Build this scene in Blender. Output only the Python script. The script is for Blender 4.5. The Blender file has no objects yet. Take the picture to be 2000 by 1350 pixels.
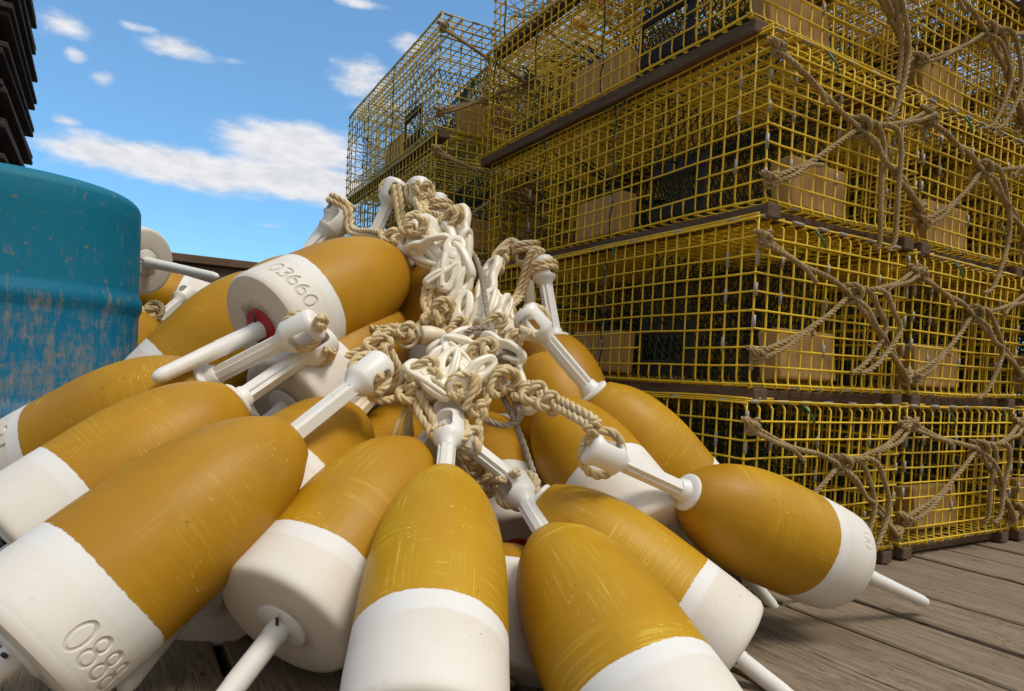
import bpy, bmesh, math, random
from mathutils import Vector, Matrix, Quaternion, noise
random.seed(7)
R = math.radians
scene = bpy.context.scene
COL = scene.collection

SUN_E, EXPO = 2.15, -0.06
SKY_T, CLOUD_E, FILL_OC_E, FILL_BANK = (.98, 1.30, 1.36), 6.6, 7.0, 2.6
# ---------------------------------------------------------------- camera
FPX, CAMH, CAMP, CAMR = 1334.75, 0.53660, -0.0355, 0.0481
CAM = Vector((-1.1409, -0.9635, 0.4243))
ca, sa, cb, sb, cc, sc = math.cos(CAMH), math.sin(CAMH), math.cos(CAMP), math.sin(CAMP), math.cos(CAMR), math.sin(CAMR)
FW = Vector((sa*cb, ca*cb, sb)); RT0 = Vector((ca, -sa, 0)); UP0 = RT0.cross(FW)
RT = RT0*cc + UP0*sc; UP = UP0*cc - RT0*sc
PY = 675 + 98.23
cd = bpy.data.cameras.new('camera'); cam = bpy.data.objects.new('camera', cd); COL.objects.link(cam)
m = Matrix.Identity(4)
for i in range(3):
    m[i][0] = RT[i]; m[i][1] = UP[i]; m[i][2] = -FW[i]; m[i][3] = CAM[i]
cam.matrix_world = m
cd.sensor_width = 36; cd.lens = FPX/2000*36; cd.shift_y = 98.23/2000
cd.clip_start = 0.02; cd.clip_end = 5000
scene.camera = cam

def at(u, v, d):
    """photo position and distance along the view -> real point"""
    return CAM + (FW + RT*((u-1000)/FPX) - UP*((v-PY)/FPX))*d

# ---------------------------------------------------------------- node helpers
class NT:
    def __init__(s, tree): s.t = tree; s.n = tree.nodes; s.l = tree.links
    def node(s, typ, **kw):
        n = s.n.new(typ)
        for k, v in kw.items(): setattr(n, k, v)
        return n
    def put(s, sock, v):
        if isinstance(v, bpy.types.NodeSocket): s.l.new(v, sock)
        elif v is not None: sock.default_value = v
    def m(s, op, a, b=None, c=None, clamp=False):
        n = s.node('ShaderNodeMath', operation=op, use_clamp=clamp)
        for i, v in enumerate((a, b, c)): s.put(n.inputs[i], v) if v is not None else None
        return n.outputs[0]
    def vm(s, op, a, b=None):
        n = s.node('ShaderNodeVectorMath', operation=op)
        s.put(n.inputs[0], a)
        if b is not None: s.put(n.inputs[1], b)
        return n.outputs['Value'] if op in ('DOT_PRODUCT', 'LENGTH') else n.outputs['Vector']
    def sep(s, v):
        n = s.node('ShaderNodeSeparateXYZ'); s.put(n.inputs[0], v); return n.outputs
    def comb(s, x, y, z):
        n = s.node('ShaderNodeCombineXYZ')
        for i, v in enumerate((x, y, z)): s.put(n.inputs[i], v)
        return n.outputs[0]
    def noise(s, v, scale, detail=4, rough=.55, dim='3D'):
        n = s.node('ShaderNodeTexNoise', noise_dimensions=dim); s.put(n.inputs['Vector'], v)
        n.inputs['Scale'].default_value = scale; n.inputs['Detail'].default_value = detail; n.inputs['Roughness'].default_value = rough
        return n.outputs['Fac']
    def mix(s, f, a, b, mode='MIX'):
        n = s.node('ShaderNodeMix', data_type='RGBA', blend_type=mode)
        s.put(n.inputs[0], f); s.put(n.inputs[6], a); s.put(n.inputs[7], b); return n.outputs[2]
    def ss(s, v, a, b):
        n = s.node('ShaderNodeMapRange', interpolation_type='SMOOTHSTEP'); s.put(n.inputs[0], v)
        n.inputs[1].default_value = a; n.inputs[2].default_value = b; return n.outputs[0]
    def obj(s): return s.node('ShaderNodeTexCoord').outputs['Object']
    def mapping(s, v, scale=(1, 1, 1), loc=(0, 0, 0)):
        n = s.node('ShaderNodeMapping'); s.put(n.inputs[0], v); n.inputs['Scale'].default_value = scale; n.inputs['Location'].default_value = loc
        return n.outputs[0]
    def rnd(s): return s.node('ShaderNodeObjectInfo').outputs['Random']
    def prop(s, name):
        return s.node('ShaderNodeAttribute', attribute_type='OBJECT', attribute_name=name).outputs['Fac']
    def bump(s, h, strength=.3, dist=.002):
        n = s.node('ShaderNodeBump'); s.put(n.inputs['Height'], h); n.inputs['Strength'].default_value = strength; n.inputs['Distance'].default_value = dist
        return n.outputs[0]

def rgb(r, g, b): return (r, g, b, 1)
def mat(name, color=(.5, .5, .5), rough=.5, spec=.5):
    M = bpy.data.materials.new(name); M.use_nodes = True
    b = M.node_tree.nodes['Principled BSDF']
    b.inputs['Base Color'].default_value = (*color, 1); b.inputs['Roughness'].default_value = rough
    b.inputs['Specular IOR Level'].default_value = spec
    return M, NT(M.node_tree), b

# ---------------------------------------------------------------- sky, clouds, sun
SUN_AZ, SUN_EL = R(150), R(60)       # compass-style: clockwise from +y
world = bpy.data.worlds.new('World'); scene.world = world; world.use_nodes = True
W = NT(world.node_tree); bg = W.n['Background']
sky = W.node('ShaderNodeTexSky', sky_type='NISHITA', sun_disc=False)
sky.sun_elevation = SUN_EL; sky.sun_rotation = SUN_AZ; sky.altitude = 0; sky.air_density = 1.0; sky.dust_density = .3; sky.ozone_density = 2.2
dirv = W.node('ShaderNodeTexCoord').outputs['Generated']
dx, dy, dz = W.sep(dirv)
azi = W.m('MULTIPLY', W.m('ARCTAN2', dx, dy), 57.29578)
ele = W.m('MULTIPLY', W.m('ARCSINE', dz), 57.29578)
ae = W.comb(azi, W.m('MULTIPLY', ele, 1.9), 0.0)
n1 = W.noise(ae, .16, 7, .6, '2D'); n2 = W.noise(W.comb(azi, W.m('MULTIPLY', ele, 2.6), 3.0), .45, 6, .62)
def azel(u, v):
    d = (at(u, v, 1)-CAM).normalized(); return math.degrees(math.atan2(d.x, d.y)), math.degrees(math.asin(d.z))
#            photo centre, half width/height in photo px, amount
CLOUDS = [((330, 322), (250, 44), 1.2), ((575, 292), (140, 58), 1.4), ((570, 352), (200, 48), 1.3), ((430, 345), (190, 46), 1.1), ((705, 155), (75, 52), .95), ((735, 205), (80, 40), .6),
          ((800, 85), (46, 26), .8), ((120, 45), (75, 34), .85), ((350, 95), (95, 26), .85), ((148, 108), (32, 22), .85), ((200, 150), (36, 28), .66),
          ((130, 235), (40, 16), .72), ((455, 118), (60, 13), .66), ((690, 5), (70, 16), .8), ((270, 55), (50, 13), .72), ((530, 440), (50, 10), .55)]
dens = None
for (u, v), (hu, hv), amt in CLOUDS:
    a0, e0 = azel(u, v); a1, _ = azel(u+hu, v); _, e1 = azel(u, v-hv)
    p = W.m('DIVIDE', W.m('SUBTRACT', azi, a0), abs(a1-a0)); q = W.m('DIVIDE', W.m('SUBTRACT', ele, e0), abs(e1-e0))
    g = W.m('MULTIPLY', W.m('EXPONENT', W.m('MULTIPLY', W.m('ADD', W.m('MULTIPLY', p, p), W.m('MULTIPLY', q, q)), -1.0)), amt)
    dens = g if dens is None else W.m('MAXIMUM', dens, g)
nn = W.m('ADD', W.m('MULTIPLY', n1, .55), W.m('MULTIPLY', n2, .45))
cl = W.ss(W.m('ADD', dens, W.m('MULTIPLY', W.m('SUBTRACT', nn, .5), 1.5)), .33, 1.0)
# unseen bright overcast, added overhead and behind the camera to soften the light
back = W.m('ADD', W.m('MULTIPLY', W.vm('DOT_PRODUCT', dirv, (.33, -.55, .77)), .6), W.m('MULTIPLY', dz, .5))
fill_oc = W.ss(W.m('ADD', back, W.m('MULTIPLY', W.m('SUBTRACT', W.noise(dirv, 2.2, 5, .6), .5), .7)), .48, .85)
fill_oc = W.m('MULTIPLY', fill_oc, W.ss(dz, .0, .12))
cloudcol = W.mix(W.ss(n2, .3, .7), rgb(.74, .76, .82), rgb(.92, .92, .94))
skyc = W.mix(1.0, sky.outputs[0], W.mix(W.ss(dz, .05, .5), rgb(SKY_T[0]*.66, SKY_T[1]*.80, SKY_T[2]*.90), rgb(*SKY_T)), 'MULTIPLY')
c1 = W.mix(cl, skyc, W.mix(1.0, cloudcol, rgb(CLOUD_E, CLOUD_E, CLOUD_E), 'MULTIPLY'))
c2 = W.mix(W.m('MULTIPLY', fill_oc, .9), c1, rgb(FILL_OC_E, FILL_OC_E*.975, FILL_OC_E*.94))
# unseen warm-grey cloud bank, added low behind the camera to shape the fill
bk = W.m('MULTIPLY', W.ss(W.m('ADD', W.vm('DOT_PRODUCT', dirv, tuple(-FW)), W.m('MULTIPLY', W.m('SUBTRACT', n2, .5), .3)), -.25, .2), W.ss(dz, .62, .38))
c2 = W.mix(bk, c2, rgb(FILL_BANK*1.08, FILL_BANK, FILL_BANK*.9))
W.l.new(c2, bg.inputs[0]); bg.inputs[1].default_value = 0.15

sd = bpy.data.lights.new('sun', 'SUN'); sun = bpy.data.objects.new('sun', sd); COL.objects.link(sun)
sd.energy = SUN_E; sd.angle = R(18); sd.color = (1, .93, .82)
tosun = Vector((math.sin(SUN_AZ)*math.cos(SUN_EL), math.cos(SUN_AZ)*math.cos(SUN_EL), math.sin(SUN_EL)))
sun.rotation_euler = tosun.to_track_quat('Z', 'Y').to_euler(); sun.location = (2, -3, 6)
vs = scene.view_settings
vs.view_transform = 'Standard'; vs.look = 'None'; vs.gamma = 1; vs.exposure = EXPO
# ---------------------------------------------------------------- mesh helpers
class MB:
    def __init__(s): s.v = []; s.f = []; s.mi = []; s.sm = []; s.cur = 0; s.smooth = True
    def add(s, vs, fs, smooth=None):
        o = len(s.v); s.v += [tuple(x) for x in vs]
        for f in fs:
            s.f.append([i+o for i in f]); s.mi.append(s.cur); s.sm.append(s.smooth if smooth is None else smooth)
    def box(s, lo, hi, jit=0):
        x0, y0, z0 = lo; x1, y1, z1 = hi
        s.add([(x0, y0, z0), (x1, y0, z0), (x1, y1, z0), (x0, y1, z0), (x0, y0, z1), (x1, y0, z1), (x1, y1, z1), (x0, y1, z1)],
              [(0, 3, 2, 1), (4, 5, 6, 7), (0, 1, 5, 4), (1, 2, 6, 5), (2, 3, 7, 6), (3, 0, 4, 7)], False)
    def bbox(s, lo, hi, b=.003):
        """box with chamfered edges"""
        bm = bmesh.new(); bmesh.ops.create_cube(bm, size=1)
        for v in bm.verts:
            v.co = Vector([(lo[i]+hi[i])/2 + v.co[i]*(hi[i]-lo[i]) for i in range(3)])
        bmesh.ops.bevel(bm, geom=bm.edges[:], offset=b, segments=2, affect='EDGES', profile=.5)
        bm.verts.index_update()
        s.add([v.co[:] for v in bm.verts], [[v.index for v in f.verts] for f in bm.faces], False); bm.free()
    def tube(s, pts, r, n=6, cap=True, closed=False, flat=None):
        pts = [Vector(p) for p in pts]; N = len(pts)
        rad = r if callable(r) else (lambda t: r)
        T = []
        for i in range(N):
            a = pts[(i-1) % N] if closed or i > 0 else pts[i]; b = pts[(i+1) % N] if closed or i < N-1 else pts[i]
            T.append((b-a).normalized() if (b-a).length > 1e-9 else Vector((0, 0, 1)))
        nrm = T[0].orthogonal().normalized() if flat is None else (Vector(flat)-T[0]*Vector(flat).dot(T[0])).normalized()
        vs = []
        for i in range(N):
            nrm = (nrm-T[i]*nrm.dot(T[i]))
            nrm = nrm.normalized() if nrm.length > 1e-6 else T[i].orthogonal().normalized()
            bn = T[i].cross(nrm); rr = rad(i/(max(1, N-1)))
            for k in range(n):
                a = 2*math.pi*k/n
                vs.append(pts[i]+(nrm*math.cos(a)+bn*math.sin(a))*rr)
        fs = []
        for i in range(N if closed else N-1):
            j = (i+1) % N
            for k in range(n): fs.append((i*n+k, i*n+(k+1) % n, j*n+(k+1) % n, j*n+k))
        if cap and not closed: fs += [tuple(range(n-1, -1, -1)), tuple((N-1)*n+k for k in range(n))]
        s.add(vs, fs)
    def lathe(s, prof, n=48, M=None):
        """prof: (r, z) list from bottom to top; r == 0 closes"""
        vs = []; rings = []
        for r, z in prof:
            if r < 1e-6: rings.append([len(vs)]); vs.append(Vector((0, 0, z)))
            else:
                rings.append(list(range(len(vs), len(vs)+n)))
                vs += [Vector((r*math.cos(2*math.pi*k/n), r*math.sin(2*math.pi*k/n), z)) for k in range(n)]
        fs = []
        for a, b in zip(rings, rings[1:]):
            for k in range(n):
                k2 = (k+1) % n
                if len(a) == 1 and len(b) == 1: continue
                if len(a) == 1: fs.append((a[0], b[k2], b[k]))
                elif len(b) == 1: fs.append((a[k], a[k2], b[0]))
                else: fs.append((a[k], a[k2], b[k2], b[k]))
        if M: vs = [M @ v for v in vs]
        s.add(vs, fs)
    def prism(s, poly, z0, z1, axis=2):
        n = len(poly)
        f = lambda x, y, z: ((x, y, z), (z, x, y), (y, z, x))[(2-axis) % 3] if axis != 2 else (x, y, z)
        vs = [f(x, y, z0) for x, y in poly]+[f(x, y, z1) for x, y in poly]
        s.add(vs, [tuple(range(n-1, -1, -1)), tuple(range(n, 2*n))]+[(i, (i+1) % n, n+(i+1) % n, n+i) for i in range(n)], False)
    def rope(s, pts, r, lay=None, n=6, step=None, strands=3, cap=True):
        """three-strand laid rope along a smooth path"""
        P = spline(pts, step or r*.55)
        lay = lay or r*6.5; N = len(P)
        rs = r*.56; off = r*.50
        T = [(P[min(i+1, N-1)]-P[max(i-1, 0)]).normalized() for i in range(N)]
        nrm = T[0].orthogonal().normalized(); L = 0; fr = []
        for i in range(N):
            nrm = (nrm-T[i]*nrm.dot(T[i])).normalized()
            if i: L += (P[i]-P[i-1]).length
            fr.append((P[i], nrm, T[i].cross(nrm), L))
        ph = random.random()*6.28
        for k in range(strands):
            path = [p+(a*math.cos(2*math.pi*(l/lay+k/strands)+ph)+b*math.sin(2*math.pi*(l/lay+k/strands)+ph))*off for p, a, b, l in fr]
            s.tube(path, rs, n, cap)
    def mesh(s, name, mats):
        me = bpy.data.meshes.new(name); me.from_pydata(s.v, [], s.f)
        for M in (mats if isinstance(mats, (list, tuple)) else [mats]): me.materials.append(M)
        me.polygons.foreach_set('material_index', s.mi); me.polygons.foreach_set('use_smooth', s.sm)
        me.update(); return me

def spline(pts, step):
    pts = [Vector(p) for p in pts]
    if len(pts) < 3: pts = [pts[0], (pts[0]+pts[-1])/2, pts[-1]]
    ext = [pts[0]*2-pts[1]]+pts+[pts[-1]*2-pts[-2]]
    dense = []
    for i in range(1, len(ext)-2):
        p0, p1, p2, p3 = ext[i-1:i+3]
        for k in range(24):
            t = k/24
            dense.append(.5*((2*p1)+(p2-p0)*t+(2*p0-5*p1+4*p2-p3)*t*t+(3*p1-p0-3*p2+p3)*t*t*t))
    dense.append(pts[-1])
    out = [dense[0]]; acc = 0
    for a, b in zip(dense, dense[1:]):
        d = (b-a).length
        if d < 1e-9: continue
        t = step-acc
        while t <= d: out.append(a.lerp(b, t/d)); t += step
        acc = (acc+d) % step
    if len(out) < 3: out = [pts[0], (pts[0]+pts[-1])/2, pts[-1]]
    return out

def link(name, data, parent=None, loc=None):
    o = bpy.data.objects.new(name, data); COL.objects.link(o)
    if parent: o.parent = parent
    if loc: o.location = loc
    return o
def thing(name, label, cat, group=None, loc=(0, 0, 0), data=None, mw=None):
    o = link(name, data)
    o.location = loc
    if mw is not None: o.matrix_world = mw
    o['label'] = label; o['category'] = cat
    if group: o['group'] = group
    if data is None: o.empty_display_size = .05
    return o
def structure(name, me):
    o = link(name, me); o['kind'] = 'structure'; return o
def baked(o):
    """mesh with the modifiers of o applied"""
    dg = bpy.context.evaluated_depsgraph_get(); dg.update()
    me = bpy.data.meshes.new_from_object(o.evaluated_get(dg)); return me
def boolean_mesh(me, cutter, name, bevel=0):
    a = link('tmp_a', me); b = link('tmp_b', cutter)
    md = a.modifiers.new('b', 'BOOLEAN'); md.operation = 'DIFFERENCE'; md.object = b; md.solver = 'EXACT'
    if bevel:
        bv = a.modifiers.new('v', 'BEVEL'); bv.width = bevel; bv.segments = 2; bv.limit_method = 'ANGLE'; bv.angle_limit = R(40)
    res = baked(a); res.name = name
    bpy.data.objects.remove(a); bpy.data.objects.remove(b)
    return res
# ---------------------------------------------------------------- materials
def m_paint():
    """foam buoy: white base band, hand-brushed mustard paint above; the band height is a property of each buoy"""
    M, T, b = mat('painted_foam', rough=.42, spec=.26)
    o = T.obj(); x, y, z = T.sep(o)
    seed = T.prop('seed'); band = T.prop('band'); brush = T.prop('brush')
    ang = T.m('ARCTAN2', x, y)
    so = T.comb(seed, T.m('MULTIPLY', seed, 1.7), 0)
    po = T.vm('ADD', o, so)
    # strokes that run round the buoy, and strokes that run along it
    rad = T.m('MULTIPLY', ang, .085)
    wob = T.m('MULTIPLY', T.noise(po, 7, 2), .03)
    ring = T.noise(T.comb(T.m('MULTIPLY', rad, 7), T.m('MULTIPLY', T.m('ADD', z, wob), 330), T.m('MULTIPLY', seed, 3.1)), 1.0, 5, .7)
    along = T.noise(T.comb(T.m('MULTIPLY', rad, 300), T.m('MULTIPLY', z, 11), T.m('MULTIPLY', seed, 2.3)), 1.0, 5, .7)
    ptch = T.noise(po, 9, 3, .5)
    ptch2 = T.noise(T.vm('ADD', po, (3, 1, 2)), 6, 2, .5)
    ringm = T.m('MULTIPLY', T.ss(ring, .50, .68), T.ss(ptch, .47, .60))
    alngm = T.m('MULTIPLY', T.m('MULTIPLY', T.ss(along, .51, .68), .8), T.m('MULTIPLY', T.ss(ptch2, .45, .58), T.ss(ptch, .52, .42)))
    thin = T.m('MULTIPLY', T.m('MAXIMUM', ringm, alngm), T.m('ADD', .02, T.m('MULTIPLY', brush, .92)), clamp=True)
    # fine scuffs
    sc1 = T.noise(T.comb(T.m('MULTIPLY', rad, 60), T.m('MULTIPLY', z, 420), T.m('MULTIPLY', seed, 5)), 1.0, 3, .6)
    sc2 = T.noise(T.comb(T.m('MULTIPLY', rad, 420), T.m('MULTIPLY', z, 70), T.m('MULTIPLY', seed, 6)), 1.0, 3, .6)
    scuff = T.m('MULTIPLY', T.m('MAXIMUM', T.ss(sc1, .63, .70), T.ss(sc2, .66, .73)), T.ss(T.noise(T.vm('ADD', po, (5, 5, 1)), 16, 3), .52, .62))
    deep = T.mix(T.ss(ptch, .3, .7), rgb(.40, .186, .0045), rgb(.475, .240, .006))
    ylw = T.mix(T.ss(ptch2, .35, .7), rgb(.48, .265, .0055), rgb(.56, .335, .008))
    paint = T.mix(T.m('MULTIPLY', brush, .8), deep, ylw)
    paint = T.mix(thin, paint, rgb(.74, .56, .07))
    paint = T.mix(T.m('MULTIPLY', scuff, .85), paint, rgb(.78, .60, .16))
    lay = T.ss(T.noise(T.vm('ADD', po, (9, 2, 4)), 5, 1, .4), .40, .62)
    paint = T.mix(T.m('MULTIPLY', lay, .34), paint, rgb(.30, .14, .012))
    nick = T.ss(T.noise(T.vm('ADD', po, (1, 8, 3)), 130, 2, .6), .70, .76)
    paint = T.mix(T.m('MULTIPLY', T.m('MULTIPLY', nick, T.ss(ptch2, .5, .6)), .8), paint, rgb(.10, .055, .015))
    # white foam with dirt, a cleaner painted strip next to the mustard
    d1 = T.noise(po, 5, 5, .6); d2 = T.noise(po, 60, 4, .6); d3 = T.noise(T.vm('ADD', po, (2, 7, 1)), 190, 1, .5)
    white = T.mix(T.ss(d1, .35, .7), rgb(.765, .73, .665), rgb(.70, .645, .56))
    white = T.mix(T.m('MULTIPLY', T.ss(d2, .62, .74), .22), white, rgb(.5, .43, .33))
    white = T.mix(T.m('MULTIPLY', T.m('MULTIPLY', T.ss(d3, .73, .80), T.ss(d1, .50, .60)), .75), white, rgb(.14, .08, .04))
    rr = T.m('SQRT', T.m('ADD', T.m('MULTIPLY', x, x), T.m('MULTIPLY', y, y)))
    grime = T.m('MULTIPLY', T.m('MULTIPLY', T.ss(T.m('ADD', rr, T.m('MULTIPLY', T.m('SUBTRACT', T.noise(po, 40, 4, .7), .5), .05)), .056, .036), T.ss(z, .004, .001)), T.m('MULTIPLY', T.ss(d1, .44, .58), .7))
    white = T.mix(T.m('MULTIPLY', T.ss(z, .012, .0), .45), white, rgb(.60, .52, .40))
    white = T.mix(grime, white, rgb(.13, .095, .055))
    scr = T.noise(T.comb(T.m('MULTIPLY', rad, 16), T.m('MULTIPLY', z, 240), T.m('MULTIPLY', seed, 7)), 1.0, 2, .5)
    white = T.mix(T.m('MULTIPLY', T.m('MULTIPLY', T.ss(scr, .71, .73), T.ss(d1, .52, .6)), .45), white, rgb(.35, .18, .08))
    edge = T.m('ADD', band, T.m('ADD', T.m('MULTIPLY', T.m('SUBTRACT', T.noise(T.comb(T.m('MULTIPLY', rad, 150), T.m('MULTIPLY', seed, 9), T.m('MULTIPLY', z, 25)), 1.0, 4, .65), .5), .0045),
                                T.m('MULTIPLY', T.m('SUBTRACT', T.noise(po, 6, 1), .5), .022)))
    strip = T.m('MULTIPLY', T.ss(T.m('SUBTRACT', z, T.m('SUBTRACT', edge, .022)), -.002, .002), T.ss(d1, .2, .45))
    white = T.mix(T.m('MULTIPLY', strip, .8), white, rgb(.775, .775, .755))
    eng = T.m('MULTIPLY', T.m('MULTIPLY', T.prop('dug'), T.ss(rr, .0990, .0972)), T.ss(z, .012, .016))
    white = T.mix(T.m('MULTIPLY', eng, .62), white, T.mix(T.ss(d2, .4, .6), rgb(.34, .30, .22), rgb(.55, .50, .40)))
    pm = T.ss(T.m('SUBTRACT', z, edge), -.0006, .0006)
    T.l.new(T.mix(pm, white, paint), b.inputs['Base Color'])
    T.l.new(T.m('ADD', T.m('MULTIPLY', pm, -.10), T.m('ADD', .50, T.m('MULTIPLY', ptch, .12))), b.inputs['Roughness'])
    h = T.m('ADD', T.m('MULTIPLY', T.m('ADD', T.m('MULTIPLY', ring, .5), T.m('MULTIPLY', along, .5)), T.m('MULTIPLY', pm, .35)), T.m('ADD', T.m('MULTIPLY', T.noise(po, 240, 2), .12), T.m('MULTIPLY', pm, .5)))
    T.l.new(T.bump(h, .35, .0012), b.inputs['Normal'])
    b.inputs['Coat Weight'].default_value = 0.0
    return M
def m_plastic(name, c, dirt=(.45, .36, .22), rough=.38, sss=0, tint=None):
    M, T, b = mat(name, c, rough)
    o = T.obj(); n1 = T.noise(o, 22, 5, .6); n2 = T.noise(o, 120, 3, .6)
    col = T.mix(T.m('MULTIPLY', T.ss(n1, .45, .72), .35), rgb(*c), rgb(*(tint or [x*.88 for x in c])))
    col = T.mix(T.m('MULTIPLY', T.ss(n2, .62, .75), .25), col, rgb(*dirt))
    T.l.new(col, b.inputs['Base Color'])
    T.l.new(T.m('ADD', rough-.05, T.m('MULTIPLY', n1, .15)), b.inputs['Roughness'])
    T.l.new(T.bump(n2, .12, .001), b.inputs['Normal'])
    if sss:
        b.inputs['Subsurface Weight'].default_value = sss; b.inputs['Subsurface Scale'].default_value = .012
        b.inputs['Subsurface Radius'].default_value = (1, .8, .5)
    return M
def m_rope(name, a, c, d):
    M, T, b = mat(name, a, .85, .2)
    o = T.node('ShaderNodeNewGeometry').outputs['Position']
    n1 = T.noise(o, 60, 4, .6); n2 = T.noise(o, 900, 3, .7); n3 = T.noise(o, 9, 3)
    col = T.mix(T.ss(n1, .38, .66), rgb(*a), rgb(*c)); col = T.mix(T.m('MULTIPLY', T.ss(n2, .45, .75), .55), col, rgb(*d))
    col = T.mix(T.m('MULTIPLY', T.ss(n3, .45, .7), .35), col, rgb(*[x*.6 for x in a]))
    T.l.new(col, b.inputs['Base Color']); T.l.new(T.bump(n2, .8, .0015), b.inputs['Normal'])
    return M
def m_wire(name, c1, c2, chip):
    M, T, b = mat(name, c1, .42)
    o = T.obj(); rn = T.rnd()
    n = T.noise(o, 3.0, 4); n2 = T.noise(o, 45, 4, .7)
    col = T.mix(T.ss(n, .35, .65), rgb(*c1), rgb(*c2))
    col = T.mix(T.m('MULTIPLY', T.ss(n2, .56, .72), .5), col, rgb(*chip))
    T.l.new(col, b.inputs['Base Color']); T.l.new(T.bump(n2, .3, .0008), b.inputs['Normal'])
    return M
def m_wood(name, a, c, dark, axis=1, grain=1.0, rough=.8, plank=0, knots=False):
    M, T, b = mat(name, a, rough, .12)
    o = T.obj(); x, y, z = T.sep(o)
    if plank:
        idx = T.m('FLOOR', T.m('DIVIDE', x, plank))
        wn = T.node('ShaderNodeTexWhiteNoise', noise_dimensions='1D'); T.put(wn.inputs['W'], idx); pid = wn.outputs['Value']
    else: pid = T.rnd()
    off = T.m('MULTIPLY', pid, 37.0)
    co = [x, y, z]; sc = [(230 if plank else 110)*grain]*3; sc[axis] = (5.0 if plank else 3.2)*grain
    warp = T.m('MULTIPLY', T.noise(T.comb(T.m('MULTIPLY', x, 4), T.m('MULTIPLY', y, 1.6) if axis == 1 else y, off), 2, 2), .05)
    co2 = [T.m('ADD', T.m('MULTIPLY', T.m('ADD', co[i], warp) if i != axis else co[i], sc[i]), off) for i in range(3)]
    g1 = T.noise(T.comb(*co2), 1.0, 5, .65); g2 = T.noise(T.comb(*[T.m('MULTIPLY', q, 3.2) for q in co2]), 1.0, 3, .6)
    big = T.noise(T.comb(T.m('MULTIPLY', x, 3), y, off), 2.6, 4)
    col = T.mix(T.ss(g1, .32, .68), rgb(*a), rgb(*c))
    col = T.mix(T.m('MULTIPLY', T.ss(g2, .54, .66), .8), col, rgb(*dark))
    col = T.mix(T.m('MULTIPLY', T.ss(big, .45, .72), .45), col, rgb(*[q*.62 for q in a]))
    col = T.mix(T.m('MULTIPLY', pid, .35), col, rgb(*[q*.72 for q in c]))
    if knots:
        v = T.node('ShaderNodeTexVoronoi'); T.put(v.inputs['Vector'], T.comb(T.m('MULTIPLY', x, 5), T.m('ADD', T.m('MULTIPLY', y, 2.2), off), 0)); v.inputs['Scale'].default_value = 1.0
        kd = v.outputs['Distance']; km = T.m('SUBTRACT', 1.0, T.ss(kd, .03, .10))
        col = T.mix(T.m('MULTIPLY', km, .8), col, rgb(*dark))
    T.l.new(col, b.inputs['Base Color'])
    T.l.new(T.bump(T.m('ADD', g1, T.m('MULTIPLY', g2, .6)), .7, .0025), b.inputs['Normal'])
    return M
def m_drum():
    M, T, b = mat('drum_paint', (.003, .15, .24), .65, .2)
    o = T.obj(); x, y, z = T.sep(o); ang = T.m('MULTIPLY', T.m('ARCTAN2', x, y), .29)
    v = T.noise(T.comb(T.m('MULTIPLY', ang, 38), T.m('MULTIPLY', z, 9), 0), 1.0, 8, .80)
    h = T.noise(T.comb(T.m('MULTIPLY', ang, 9), T.m('MULTIPLY', z, 42), 4), 1.0, 5, .7)
    s = T.noise(T.comb(T.m('MULTIPLY', ang, 70), T.m('MULTIPLY', z, 30), 2), 1.0, 4, .6)
    big = T.noise(o, 3.2, 3, .5)
    low = T.ss(z, .70, .42)
    blue = T.mix(T.m('ADD', T.m('MULTIPLY', low, .7), T.m('MULTIPLY', T.ss(big, .4, .65), .3), clamp=True), rgb(.004, .165, .262), rgb(.008, .175, .36))
    blue = T.mix(T.m('MULTIPLY', T.ss(s, .5, .7), .35), blue, rgb(.02, .20, .30))
    wear = T.m('ADD', T.m('MULTIPLY', v, .74), T.m('ADD', T.m('MULTIPLY', h, .26), T.m('ADD', T.m('MULTIPLY', low, .11), T.m('MULTIPLY', T.m('SUBTRACT', big, .5), .22))))
    wm = T.ss(wear, .55, .67)
    col = T.mix(T.m('MULTIPLY', wm, .72), blue, T.mix(T.ss(s, .35, .65), rgb(.33, .275, .205), rgb(.17, .20, .20)))
    spot = T.ss(T.noise(o, 55, 3, .6), .66, .72)
    col = T.mix(T.m('MULTIPLY', spot, .7), col, rgb(.22, .16, .10))
    T.l.new(col, b.inputs['Base Color']); T.l.new(T.m('ADD', .55, T.m('MULTIPLY', wm, .3)), b.inputs['Roughness'])
    T.l.new(T.bump(T.m('ADD', v, T.noise(o, 20, 3)), .25, .002), b.inputs['Normal'])
    return M
M_PAINT = m_paint()
M_WHITE = m_plastic('white_plastic', (.80, .785, .73), rough=.36, sss=.12)
M_CREAM = m_plastic('yellowed_plastic', (.78, .70, .52), rough=.4, tint=(.72, .58, .34), sss=.1)
M_GREEN = m_plastic('pale_green_plastic', (.60, .70, .60), rough=.4)
M_CLIP = m_plastic('clip_nylon', (.86, .80, .65), dirt=(.7, .58, .38), rough=.26, sss=0, tint=(.80, .67, .43))
M_RED = m_plastic('red_plastic', (.40, .012, .02), rough=.4, dirt=(.2, .02, .02))
M_PIN, _, _b = mat('rusty_pin', (.10, .075, .055), .45); _b.inputs['Metallic'].default_value = .7
M_GPIN = m_plastic('green_twine', (.02, .16, .09))
M_ROPE = m_rope('manila_rope', (.73, .56, .30), (.82, .69, .44), (.55, .38, .16))
M_BRIDLE = m_rope('weathered_rope', (.36, .255, .115), (.47, .35, .18), (.17, .11, .042))
M_GREY = m_rope('grey_rope', (.34, .285, .21), (.46, .40, .31), (.16, .12, .08))
M_WIRE = m_wire('yellow_wire', (.82, .555, .015), (.73, .49, .014), (.44, .30, .022))
M_WIRE2 = m_wire('olive_wire', (.62, .47, .024), (.52, .38, .02), (.30, .21, .02))
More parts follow.
